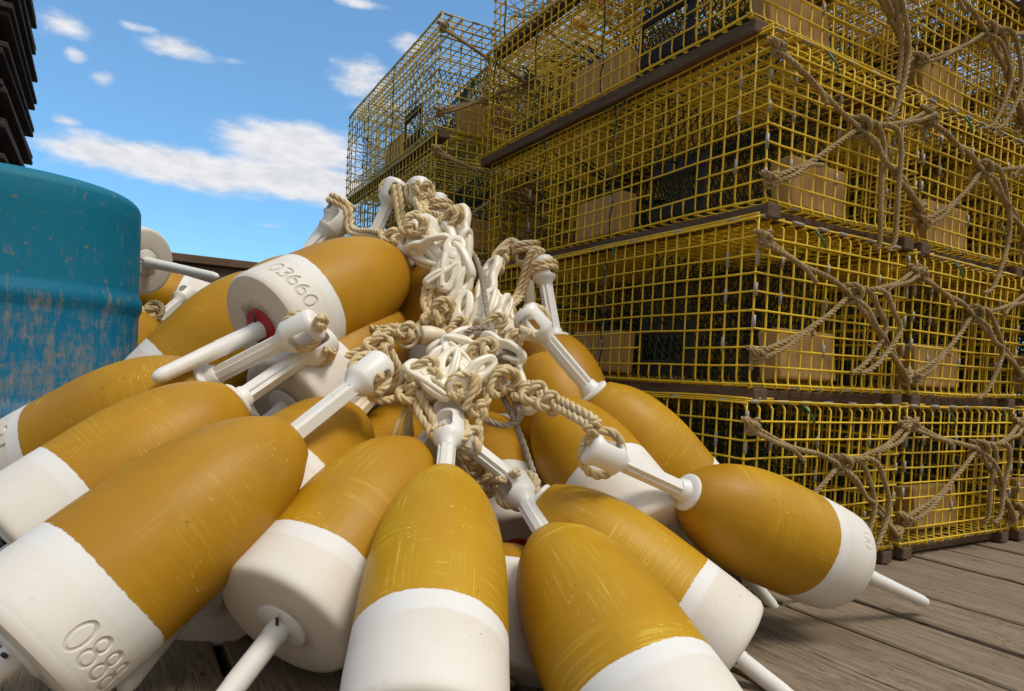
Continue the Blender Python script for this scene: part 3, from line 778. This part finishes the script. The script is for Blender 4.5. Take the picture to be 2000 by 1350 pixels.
# tail stick below the base, stepped and rounded; washer and pin
_m = MB(); _m.lathe([(0, .002), (.0155, .002), (.0155, -.018), (.0145, -.020), (.0145, -.085), (.0138, -.087), (.0132, -.120), (.0128, -.122), (.0118, -.185), (.0095, -.195), (.005, -.2), (0, -.201)][::-1], 28)
TAIL = sharp(_m.mesh('tail_stick', M_WHITE), 40)
_m = MB(); _m.lathe([(0, -.004), (.033, -.004), (.036, -.0025), (.037, .002), (0, .002)], 36); WASH = sharp(_m.mesh('washer', M_WHITE), 40)
WASH_R = recolor(WASH, M_RED, 'washer_red')
_m = MB(); _m.tube([(-.032, .003, -.0095), (-.016, .002, -.0085), (0, 0, -.008), (.017, -.002, -.0085), (.034, -.001, -.0095)], .0021, 8); PIN = _m.mesh('pin', M_PIN)
_m = MB(); _m.lathe([(.036, .0005), (.041, -.0006), (.046, .0005)], 36)

ENG = {'B1': ('0888', .0, .036, .031), 'B4': ('03660', .0, .045, .028), 'B22': ('560', .0, .050, .036), 'B3': ('31', .0, .05, .034), 'B17': ('00', .0, .026, .022)}
G = 'mustard and white buoys in the roped pile'
# nose point, base centre, height of the white band, brushiness of the paint, roll, label, bearing of the digits, size across and along, how deep the handle sits
BUOYS = [
    ('B1', (-0.9138, 0.0263, 0.3176), (-1.2141, -0.0949, 0.1035), 0.085, 0.3, 0.4, 'large buoy at the lower left corner, digits 0888 melted into its white base', -1.396, (0.96, 1.1253), 0.02),
    ('B2', (-0.9564, 0.2278, 0.3530), (-1.2370, 0.1536, 0.1521), 0.1, 0.28, 0.9, 'buoy at the left edge lying behind the one marked 0888', None, (1.0, 1.0233), 0),
    ('B3', (-0.9907, 0.3194, 0.3847), (-1.2606, 0.5189, 0.2008), 0.085, 0.3, 1.3, 'leftmost buoy, against the drum, two digits at its white end', 2.286, (1.03, 1.1092), 0),
    ('B4', (-0.5956, 0.4677, 0.6454), (-0.8998, 0.3391, 0.4802), 0.1, 0.2, 0.2, 'buoy on top of the pile with a red washer and digits 03660', -2.138, (1.05, 1.0704), 0),
    ('B5', (-0.7802, 0.7859, 0.6177), (-1.0438, 0.8362, 0.2952), 0.1, 0.35, 0.7, 'buoy slanting up beside the drum under the red washer buoy', None, (1.2, 1.2162), 0),
    ('B6', (-1.2559, 1.5809, 0.7468), (-1.0493, 1.3102, 0.6912), 0.14, 0.05, 0.3, 'buoy base-on beside the drum edge with its tail stick pointing right', None, (1.0, 1.0), 0),
    ('B7', (-1.1471, 1.7240, 0.6586), (-0.8194, 1.6530, 0.5771), 0.12, 0.05, 0.5, 'buoy lying behind the drum with its white base to the right', None, (1.0, 1.0), 0),
    ('B7b', (-1.0229, 1.3500, 0.5192), (-1.2056, 1.1312, 0.3249), 0.12, 0.2, 0.8, 'buoy low behind the drum edge, mostly in shadow', None, (1.0, 1.0), 0),
    ('B9', (-0.6003, 0.4656, 0.5206), (-0.8564, 0.3230, 0.3386), 0.12, 0.1, 0.6, 'buoy in the middle under the ropes, cream base showing below the red washer buoy', None, (1.0, 1.0), 0),
    ('B10', (-0.7590, 0.2495, 0.3233), (-0.9790, 0.0317, 0.1710), 0.12, 0.45, 0.9, 'buoy wedged behind the one marked 0888, only its brushed nose showing', None, (1.0, 1.0), 0),
    ('B10b', (-0.6105, 0.4115, 0.3181), (-0.7446, 0.1704, 0.1110), 0.12, 0.1, 1.6, 'shaded buoy under the central rope knot', None, (1.0, 1.0), 0.2),
    ('B11', (-0.7099, 0.0551, 0.2850), (-0.9486, -0.1134, 0.0990), 0.085, 0.55, 0.35, 'buoy left of the front centre one, base turned to the camera with rusty pin', None, (0.97, 1.0039), 0.035),
    ('B12', (-0.7207, -0.0791, 0.2641), (-0.8707, -0.3707, 0.0626), 0.103, 0.95, 0.8, 'front centre buoy with heavily streaked yellow paint, cut by the bottom edge', None, (0.87, 1.1157), 0.06),
    ('B13', (-0.6012, -0.1766, 0.1883), (-0.6486, -0.5037, 0.0429), 0.085, 0.75, 0.55, 'yellow streaked buoy at the bottom, right of the front centre one', None, (0.92, 1.0465), 0.045),
    ('B14', (-0.5601, -0.0830, 0.2271), (-0.3709, -0.3079, 0.0429), 0.1, 0.7, 0.25, 'yellow buoy behind the bottom right one, tail stick running off the bottom edge', None, (0.86, 1.0055), 0),
    ('B15', (-0.4159, 0.1159, 0.3555), (-0.3837, -0.1439, 0.1641), 0.145, 0.25, 1.1, 'buoy with a pale green handle and a broad white base, right of centre', None, (0.9, 0.9402), 0),
    ('B16', (-0.3630, 0.0511, 0.3914), (-0.1460, -0.0536, 0.1370), 0.115, 0.35, 0.75, 'buoy behind the rightmost one, nose up against the traps', None, (0.95, 1.0158), 0),
    ('B17', (-0.3625, -0.1996, 0.2501), (-0.0483, -0.2403, 0.1251), 0.1, 0.35, 0.45, 'rightmost buoy, its tail stick touching the deck planks', -1.632, (0.905, 0.9872), 0),
    ('B18', (-0.3820, 0.2163, 0.4603), (-0.3237, 0.1152, 0.1726), 0.12, 0.1, 0.2, 'buoy right of the clip bundle, behind the pale green handle', None, (0.9, 0.9), 0.2),
    ('B19', (-0.2249, 0.4989, 0.5536), (-0.1931, 0.4688, 0.2114), 0.12, 0.05, 0.9, 'buoy at the back right of the pile with its handle upright', None, (1.0, 1.0), 0),
    ('B19b', (-0.2544, 0.3452, 0.5057), (-0.2358, 0.2399, 0.1777), 0.12, 0.05, 1.4, 'shaded buoy at the back right, just in front of the traps', None, (1.0, 1.0), 0),
    ('B20', (-0.3933, 0.4335, 0.5469), (-0.3840, 0.4107, 0.2028), 0.12, 0.05, 0.3, 'shaded buoy directly behind the upper clips', None, (1.0, 1.0), 0.2),
    ('B21', (-0.4620, 0.3103, 0.3080), (-0.5283, 0.0346, 0.1115), 0.13, 0.1, 0.5, 'buoy behind the front centre one with a red washer low in the gap', None, (1.0, 1.0), 0),
    ('B22', (-0.8464, 0.3999, 0.1696), (-1.0175, 0.1149, 0.0772), 0.13, 0.1, 0.65, 'shaded buoy under the one marked 0888, digits 560 on its base', -0.689, (1.0, 1.0), 0),
    ('B23', (-0.5989, -0.0748, 0.1477), (-0.6795, -0.1726, 0.0028), 0.27, 0.2, 0.15, 'buoy squeezed behind the right side of the front centre one', None, (0.85, 0.558), 0.2),
    ('B24', (-0.7303, 0.8093, 0.6714), (-0.8983, 0.8939, 0.3822), 0.12, 0.05, 0.6, 'buoy at the back left whose handle rises above the red washer buoy', None, (1.0, 1.0), 0),
    ('B25', (-0.6117, 0.6430, 0.6858), (-0.7313, 0.6573, 0.3625), 0.12, 0.05, 1.2, 'buoy at the back whose handle leans right over the top of the pile', None, (1.0, 1.0), 0),
    ('B26', (-0.5070, 0.5326, 0.6750), (-0.5104, 0.4273, 0.3317), 0.12, 0.05, 1.45, 'buoy at the back with the tallest upright handle of the pile', None, (0.92, 1.0409), 0),
    ('B27', (-0.4156, 0.6177, 0.6680), (-0.4043, 0.5269, 0.3259), 0.12, 0.05, 0.4, 'buoy at the back with the short upright handle beside the tallest one', None, (0.95, 1.0264), 0),
]
CREAMY = {'B19', 'B21', 'B10', 'B6b', 'B9'}
buoy = {}
HEADS = {}
def make_buoy(key, N, B, band, brush, roll, label, phi=None, scl=(1, 1), sink=0):
    N, B = Vector(N), Vector(B); ax = (N-B).normalized()
    q = Vector((0, 0, 1)).rotation_difference(ax)
    mw = Matrix.Translation(B) @ (q @ Quaternion((0, 0, 1), roll)).to_matrix().to_4x4() @ Matrix.Diagonal((scl[0], scl[0], scl[1], 1))
    o = thing('buoy', label, 'buoy', G, mw=mw)
    body = BODIES[len(buoy) % 6]
    if key in ENG:
        tx, _, zm, sz = ENG[key]
        # bearing on the shell, as seen from the photograph's side, where the digits sit
        body = engraved(tx, phi, zm, sz, 'buoy_body_'+tx)
    b = link('body', body, o); b['seed'] = (sum(map(ord, key))*7.31+len(key)*3.3) % 23.0; b['band'] = band; b['brush'] = brush; b['dug'] = 1.0 if key in ENG else 0.0
    green = key == 'B15'; cream = key in CREAMY
    h = link('handle', BAR_G if green else BAR_C if cream else BAR, o, (0, 0, BL-sink))
    link('handle_head', HEAD_G if green else HEAD_C if cream else HEADM, h).rotation_euler = (0, 0, roll*1.7)
    tl = link('tail_stick', TAIL, o)
    if key in ('B17', 'B6'): tl.scale = (1, 1, 1.4)
    link('washer', WASH_R if key in ('B4', 'B21') else WASH, o)
    p = link('pin', PIN, o); p.rotation_euler = (0, 0, roll*2.3)
    buoy[key] = o; HEADS[key] = N+ax*(.17-sink)*scl[1]
for row in BUOYS: make_buoy(*row)
# ---------------------------------------------------------------- clips, swivels, ropes of the pile
def clip_mesh(seed):
    """moulded nylon snap clip: round eye, solid waist, long sprung hook; lies in x-y, eye at y = 0, tip at y = .105"""
    cu = bpy.data.curves.new('c', 'CURVE'); cu.dimensions = '2D'; cu.fill_mode = 'BOTH'; cu.extrude = .0020; cu.bevel_depth = .0047; cu.bevel_resolution = 4
    def ring(pts):
        s = cu.splines.new('POLY'); s.points.add(len(pts)-1); s.use_cyclic_u = True
        for q, p in zip(s.points, pts): q.co = (p[0], p[1], 0, 1)
    out = []
    for k in range(64):
        t = 2*math.pi*k/64; s = math.sin(t); yy = .0525-.0485*math.cos(t)
        f = yy/.105
        wdt = .0175*(1-.30*math.exp(-((f-.42)/.13)**2))*(1-.22*max(0, f-.6)/.4)
        out.append((wdt*math.copysign(abs(s)**.62, s), yy))
    ring(out)
    ring([(.0112*math.cos(2*math.pi*k/28), .0185+.0108*math.sin(2*math.pi*k/28)) for k in range(28)][::-1])
    ring([(.0090*math.cos(2*math.pi*k/32)+.0008*math.sin(4*math.pi*k/32), .0735+.0215*math.sin(2*math.pi*k/32)) for k in range(32)][::-1])
    to = link('c', cu); me0 = baked(to); bpy.data.objects.remove(to)
    F = MB(); F.add([(v.co.x, v.co.y, v.co.z+.0035*math.sin(v.co.y*40)) for v in me0.vertices], [list(p.vertices) for p in me0.polygons])
    F.tube([(.0125, .042, .006), (.0118, .060, .0085), (.0085, .082, .0075), (.0050, .099, .005)], lambda t: .0056-.0016*t, 10)
    F.bbox((-.0065, .035, .004), (.0065, .048, .0112), .0018)
    me = F.mesh('snap_clip', M_CLIP); me.set_sharp_from_angle(angle=R(45)); return me
CLIPM = clip_mesh(0)
def frame_from(a, b, roll):
    y = (b-a).normalized(); z = (CAM-(a+b)/2); z = (z-y*z.dot(y)).normalized()
    z = Quaternion(y, roll) @ z; x = y.cross(z)
    M = Matrix.Identity(4)
    for i in range(3): M[i][0], M[i][1], M[i][2], M[i][3] = x[i], y[i], z[i], a[i]
    return M
def clip(a, b, roll, label):
    a, b = at(a[0], a[1], a[2]-.03), at(b[0], b[1], b[2]-.03); a = a+(a-b)*.10; b = a+(b-a)*1.24; s = (b-a).length/.105
    s = min(max(s, .95), 1.5)
    return thing('snap_clip', label, 'snap clip', 'white snap clips gathered in the pile', data=CLIPM, mw=frame_from(a, b, roll) @ Matrix.Scale(s, 4))
clip((822, 432, 1.50), (878, 512, 1.46), -.3, 'white snap clip under the coiled rope ring at the top of the bundle')
clip((898, 412, 1.52), (900, 508, 1.47), .6, 'white snap clip at the top right of the bundle, eye upward')
clip((786, 466, 1.52), (850, 506, 1.46), .2, 'white snap clip lying left of the top of the bundle')
clip((868, 448, 1.49), (908, 528, 1.44), .9, 'white snap clip turned edge-on in the top of the bundle')
clip((905, 520, 1.44), (848, 548, 1.42), -.5, 'white snap clip crossing low in the upper bundle')
clip((882, 604, 1.42), (912, 536, 1.43), .5, 'white snap clip hanging right of the upper swivel ring')
clip((966, 512, 1.56), (945, 592, 1.50), 1.0, 'white snap clip hanging from the knot right of the grey rope')
clip((1000, 668, 1.40), (968, 590, 1.44), .3, 'white snap clip right of the grey rope')
clip((926, 648, 1.40), (958, 580, 1.44), -.4, 'white snap clip left of the grey rope')
clip((812, 738, 1.17), (872, 690, 1.20), .2, 'white snap clip at the left of the lower bundle')
clip((848, 768, 1.14), (880, 700, 1.17), -.2, 'white snap clip low in the lower bundle above the front handle')
clip((958, 700, 1.22), (888, 672, 1.22), .3, 'white snap clip on top of the lower bundle')
clip((968, 668, 1.27), (912, 690, 1.22), -.7, 'white snap clip at the back right of the lower bundle')
clip((930, 748, 1.17), (888, 694, 1.19), .7, 'white snap clip in the middle of the lower bundle')
clip((1040, 796, 1.19), (988, 726, 1.24), -.2, 'white snap clip beside the pale green handle')
clip((842, 690, 1.23), (906, 656, 1.26), .5, 'white snap clip at the back left of the lower bundle')

clip((800, 488, 1.47), (862, 470, 1.45), .6, 'white snap clip at the left of the upper bundle, lying flat')
clip((892, 470, 1.45), (872, 548, 1.42), .1, 'white snap clip in the middle of the upper bundle')
clip((915, 452, 1.47), (884, 500, 1.46), -.8, 'white snap clip at the right side of the upper bundle')
clip((892, 660, 1.38), (908, 586, 1.40), -.3, 'white snap clip below the right side of the upper swivel')
clip((962, 640, 1.36), (990, 590, 1.40), .9, 'white snap clip touching the grey rope on its right')
clip((945, 660, 1.25), (1000, 690, 1.22), .4, 'white snap clip under the grey rope loop')
clip((800, 712, 1.15), (850, 752, 1.13), -.6, 'white snap clip at the lower left of the lower bundle')
clip((880, 760, 1.12), (940, 720, 1.14), .35, 'white snap clip above the middle swivel')
def swivel(c, up, label, s=1.0):
    """moulded swivel: cup, stem and ring; c ring centre, up a point further along the cup"""
    a, b = at(*c), at(*up)
    o = thing('swivel', label, 'swivel', 'cream swivels with rings', mw=frame_from(a, b, .25) @ Matrix.Scale(s, 4))
    F = MB(); F.tube([(.0235*math.cos(t), .0235*math.sin(t)*.92, 0) for t in [2*math.pi*k/36 for k in range(36)]], .0040, 10, closed=True)
    F.tube([(0, .0215, 0), (0, .031, 0)], .0062, 12); F.lathe([(0, -.004), (.009, -.004), (.010, 0), (.009, .004), (0, .004)], 16, Matrix.Translation((0, .033, 0)) @ Matrix.Rotation(R(-90), 4, 'X'))
    link('ring', F.mesh('swivel_ring', M_CREAM), o)
    F = MB(); F.lathe([(.0085, .0), (.018, .0), (.0195, .002), (.0195, .020), (.016, .034), (.011, .046), (.0075, .052), (0, .053)], 28, Matrix.Translation((0, .028, 0)) @ Matrix.Rotation(R(-90), 4, 'X'))
    F.lathe([(.0085, .0), (.0085, .018), (0, .018)], 20, Matrix.Translation((0, .028, 0)) @ Matrix.Rotation(R(-90), 4, 'X'))
    link('cup', F.mesh('swivel_cup', M_CREAM), o)
swivel((848, 572, 1.41), (862, 520, 1.43), 'cream swivel ring high in the pile, left of the upper clips')
swivel((922, 775, 1.14), (938, 715, 1.16), 'cream swivel hanging in the middle of the lower clips', .92)
swivel((796, 656, 1.30), (850, 655, 1.32), 'cream swivel ring at the end of the long double rope on the left', .95)

def P(q):
    """rope point: a buoy's handle head with an offset, or photo position and distance"""
    if isinstance(q[0], str):
        h = HEADS[q[0]].copy(); toward = (CAM-h).normalized()
        return h+RT*q[1]+UP*q[2]+toward*q[3]
    return at(*q)
ROPES = 'ropes tying the buoy handles together'
def lanyard(label, paths, knots=(), loops=(), M=None, r=.0070, name='rope_lanyard', pair=0):
    F = MB()
    for p in paths:
        pts = [P(q) for q in p]; F.rope(pts, r)
        if pair:
            d = [(pts[min(i+1, len(pts)-1)]-pts[max(i-1, 0)]).normalized() for i in range(len(pts))]
            off = [(dd.cross((CAM-pp).normalized())).normalized()*r*1.75*(1 if pair > 0 else -1) for dd, pp in zip(d, pts)]
            F.rope([pp+o_+(CAM-pp).normalized()*r*random.uniform(-.5, .5) for pp, o_ in zip(pts, off)], r)
    for k in knots:
        c = P(k[:-1]) if not isinstance(k[0], str) else P(k[:4])
        knot(F, c, k[-1], r*1.02, (CAM-c).normalized())
    for k in loops:                                   # loop threaded through an eye head, or coiled round it
        h, n, rad, tilt = HEADS[k[0]], k[1], k[2], k[3]
        ax = (buoy[k[0]].matrix_world.to_3x3() @ Vector((0, 0, 1))).normalized()
        e1 = ax.orthogonal().normalized(); e2 = ax.cross(e1)
        e1, e2, e3 = (e1, e2, ax) if tilt == 'coil' else (ax, (CAM-h).normalized().cross(ax).normalized(), (CAM-h).normalized())
        pts = []
        for i in range(int(18*n)+1):
            a = 2*math.pi*i/18
            pts.append(h+(e1*math.cos(a)+e2*math.sin(a))*rad+e3*((i/18-n/2)*r*1.9)+ax*(k[4] if len(k) > 4 else 0))
        F.rope(pts, r)
    return thing(name, label, 'rope', ROPES, data=F.mesh(name, M or M_ROPE))

# left side: long double rope from the two stacked handles to the big knot
lanyard('double tan rope from the left handles across to the cream swivel ring',
        [[('B3', .022, .012, .01), ('B3', .034, .022, .03), (648, 640, 1.40), (690, 637, 1.36), (735, 642, 1.32), (768, 640, 1.30), (800, 648, 1.30)]],
        [(792, 648, 1.29, .017)], [('B3', 1, .030, 'thru')], pair=1)
lanyard('tan rope from the second left handle up to the lumpy knot',
        [[('B2', .016, -.004, .03), (622, 722, 1.26), (660, 718, 1.26), (700, 700, 1.27), (735, 682, 1.28)], [(735, 690, 1.28), (712, 712, 1.27), (690, 730, 1.29)],
         [(742, 660, 1.29), (760, 652, 1.29), (782, 650, 1.29)], [(752, 690, 1.28), (765, 720, 1.28), (758, 745, 1.3)]],
        [(738, 676, 1.27, .022), (752, 662, 1.28, .018), (744, 694, 1.275, .020)], [('B2', 1, .030, 'thru')], pair=-1)
lanyard('tan rope from the front left handle to the knot with frayed ends',
        [[('B1', .018, -.002, .03), (722, 770, 1.08), (745, 782, 1.09), (775, 778, 1.11), (800, 772, 1.12)], [(812, 760, 1.13), (800, 735, 1.15), (790, 718, 1.17), (806, 712, 1.17), (822, 730, 1.15), (818, 758, 1.13)],
         [(815, 755, 1.12), (838, 742, 1.13), (856, 728, 1.14), (858, 752, 1.13), (840, 770, 1.12)]],
        [(808, 772, 1.11, .024), (818, 756, 1.115, .018)], [('B1', 1, .031, 'thru')])
lanyard('tan rope from the frayed knot down to the front centre handle',
        [[(812, 785, 1.11), (822, 815, 1.09), (842, 842, 1.08), ('B12', -.020, .0, .024)], [(826, 782, 1.11), (842, 812, 1.09), (852, 838, 1.08), ('B12', -.004, .004, .032)]],
        [], [('B12', 1, .031, 'thru')])
F = MB()
for q in range(16):
    a, b_ = random.uniform(-1, 1), random.uniform(0, 1)
    p0 = at(798+6*a, 790, 1.115); p1 = at(792+18*a, 822+14*b_, 1.12+.02*a); p2 = at(788+26*a, 850+22*b_, 1.12+.03*a)
    F.tube([p0, p1, p2], .0016, 5)
thing('frayed_rope_end', 'frayed rope ends hanging under the lower left knot', 'rope', ROPES, data=F.mesh('frayed_rope_end', M_ROPE))
lanyard('double tan rope hanging from the cream swivel to the bottom right handle',
        [[(912, 762, 1.13), (908, 800, 1.12), (908, 835, 1.11), (916, 862, 1.10), (930, 900, 1.11), (948, 935, 1.13), ('B13', -.02, .014, .024)],
         [(934, 800, 1.12), (936, 840, 1.10), (938, 880, 1.10), (950, 915, 1.12), (968, 940, 1.13), ('B13', .0, .026, .03)]],
        [(916, 862, 1.09, .022), (918, 885, 1.10, .018), (950, 948, 1.12, .016)], [('B13', 1, .032, 'thru')])
lanyard('short tan rope tied to the cream swivel ring',
        [[(905, 770, 1.12), (900, 745, 1.14), (908, 728, 1.15), (918, 752, 1.12), (914, 785, 1.11)], [(948, 760, 1.12), (952, 782, 1.11), (940, 800, 1.11)]], [(936, 802, 1.11, .014)])
lanyard('thick double tan rope from the right front handle up to the clips',
        [[('B17', -.006, .03, .02), ('B17', -.022, .034, .03), (1150, 832, .97), (1105, 805, 1.02), (1068, 785, 1.08), (1040, 765, 1.13), (1015, 765, 1.18)]],
        [(1045, 772, 1.10, .020), (1072, 788, 1.06, .016), (1022, 770, 1.14, .016)], [('B17', 1, .033, 'thru')], pair=1)
lanyard('tan rope from the right rear handle to the grey knot', [[('B16', -.02, -.012, .03), (1040, 655, 1.15), (1015, 658, 1.22), (990, 650, 1.27), (975, 662, 1.28)]], [(1005, 662, 1.22, .013)], [('B16', 1, .028, 'thru')])
lanyard('double tan rope from the rear right handle down to the clips', [[('B19b', .0, .03, .01), ('B19b', -.018, .034, .02), (1020, 575, 1.60), (1000, 600, 1.55), (988, 622, 1.50), (978, 640, 1.46)]],
        [(992, 618, 1.5, .018)], [('B19b', 2, .030, 'coil')], pair=1)
lanyard('tan rope coiled round the upright handle at the back right', [[('B19', -.02, .01, .02), (1000, 478, 1.76), (985, 490, 1.72), (975, 505, 1.66), (968, 528, 1.60)]],
        [(980, 500, 1.66, .018), (972, 520, 1.6, .016)], [('B19', 2, .031, 'coil', .012)], pair=1)
lanyard('thick braided tan rope through the upper swivel ring', [[(845, 560, 1.40), (838, 590, 1.39), (845, 620, 1.38), (825, 645, 1.37), (800, 668, 1.36)], [(860, 575, 1.40), (872, 600, 1.38), (862, 630, 1.37), (845, 648, 1.37)]],
        [(850, 625, 1.37, .024), (862, 640, 1.37, .018), (838, 640, 1.37, .020)], pair=1)
lanyard('tan rope from the far left handle over the topmost buoy', [[('B24', .01, .02, .03), ('B24', .03, -.002, .03), (690, 446, 1.68), (730, 452, 1.58), (765, 462, 1.52), (790, 474, 1.50)]],
        [(762, 464, 1.51, .020), (782, 470, 1.49, .016)], [('B24', 2, .031, 'coil', .012)], pair=1)
lanyard('tan rope from the leaning handle to the top of the bundle', [[('B25', .012, .018, .03), (790, 432, 1.62), (802, 450, 1.56), (795, 470, 1.50), (810, 478, 1.48)]],
        [(802, 452, 1.54, .020)], [('B25', 1, .030, 'thru')], pair=1)
lanyard('tan rope running down the tallest upright handle', [[('B26', -.02, .01, .032), ('B26', .0, .02, .04), ('B26', .004, -.02, .038), (832, 405, 1.56), (832, 428, 1.52)]],
        [('B26', .012, .004, .036, .018), ('B26', .006, -.022, .04, .016)], [('B26', 1, .032, 'thru')], pair=1)
F = MB(); pts = []
for i in range(37):
    a = 2*math.pi*i/18; pts.append(at(828+33*math.cos(a), 432+9*math.sin(a)-i*.25, 1.51-.025*math.sin(a)))
F.rope(pts, .0065)
thing('rope_ring', 'tan rope ring looped round the foot of the tallest handle', 'rope', ROPES, data=F.mesh('rope_ring', M_ROPE))
lanyard('tan rope coiled round the short upright handle', [[('B27', .0, -.02, .04), (872, 425, 1.62), (862, 438, 1.55), (878, 448, 1.52), (895, 436, 1.53), (892, 420, 1.56)]],
        [(880, 432, 1.54, .016)], [('B27', 2.5, .033, 'coil', -.004)])
lanyard('thin grey rope trailing down through the whole pile', [[(916, 486, 1.46), (932, 510, 1.44), (944, 560, 1.40), (952, 610, 1.35), (964, 660, 1.27), (970, 690, 1.23), (984, 712, 1.21)],
         [(884, 682, 1.22), (896, 660, 1.22), (920, 644, 1.23), (945, 642, 1.25), (962, 656, 1.25), (970, 690, 1.23)],
         [(975, 700, 1.21), (985, 745, 1.18), (1004, 780, 1.15), (1016, 812, 1.13), (1002, 828, 1.12), (975, 830, 1.12), (945, 818, 1.12), (930, 800, 1.12)],
         [(970, 700, 1.21), (978, 760, 1.16), (1000, 810, 1.14), (1015, 850, 1.13), (1030, 890, 1.13), (1042, 925, 1.12)]],
        [(982, 706, 1.20, .018), (996, 700, 1.20, .014)], M=M_GREY, r=.0056)
lanyard('tan rope tangled between the buoys beside the drum', [[(262, 640, 2.02), (290, 628, 1.98), (312, 618, 1.97), (318, 600, 1.98), (300, 590, 2.0), (285, 604, 1.98), (300, 622, 1.96)], [(268, 600, 2.02), (285, 618, 1.98), (305, 636, 1.97)]],
        [(292, 612, 1.97, .022)], r=.0075)
lanyard('tan rope bundled under the middle swivel', [[(900, 850, 1.13), (905, 890, 1.13), (925, 915, 1.14), (945, 905, 1.14)]], [(905, 898, 1.14, .018)], pair=1)

for q, (u, v, d, lab) in enumerate((
        (808, 440, 1.44, 'small tan rope loop tied at the upper left of the clips'), (886, 424, 1.46, 'small tan rope loop tied into the upper right clip'),
        (866, 606, 1.36, 'tan rope turn just below the upper swivel ring'), (893, 640, 1.34, 'tan rope turn hanging under the upper clips'),
        (966, 634, 1.33, 'tan rope turn where the grey rope meets the right clips'), (826, 722, 1.12, 'tan rope turn at the left of the lower clips'),
        (905, 752, 1.10, 'tan rope turn at the front of the lower clips'),
        (942, 684, 1.17, 'tan rope turn under the grey rope bend'), (986, 742, 1.14, 'tan rope turn at the right of the lower clips'))):
    random.seed(40+q); F = MB(); c = at(u, v, d); n = (CAM-c).normalized(); e1 = n.orthogonal().normalized(); e2 = n.cross(e1); pts = []
    t1, t2 = random.uniform(.5, 1), random.uniform(-.9, .9)
    for i in range(30):
        a = i/30*2*math.pi*1.6+q; rr = .021*(1+.18*math.sin(a*1.7+q))
        pts.append(c+e1*rr*math.cos(a)+(e2*t1+n*t2*.6)*rr*math.sin(a)+n*(.002+i*.0005))
    tail = pts[-1]
    pts += [tail+e1*random.uniform(-.02, .02)-UP*.018+n*.004, tail+e1*random.uniform(-.03, .03)-UP*.042]
    F.rope(pts, .0066); knot(F, c+e1*.016+n*.006, .014, .0066, n)
    thing('rope_loop', lab, 'rope', ROPES, data=F.mesh('rope_loop', M_ROPE))
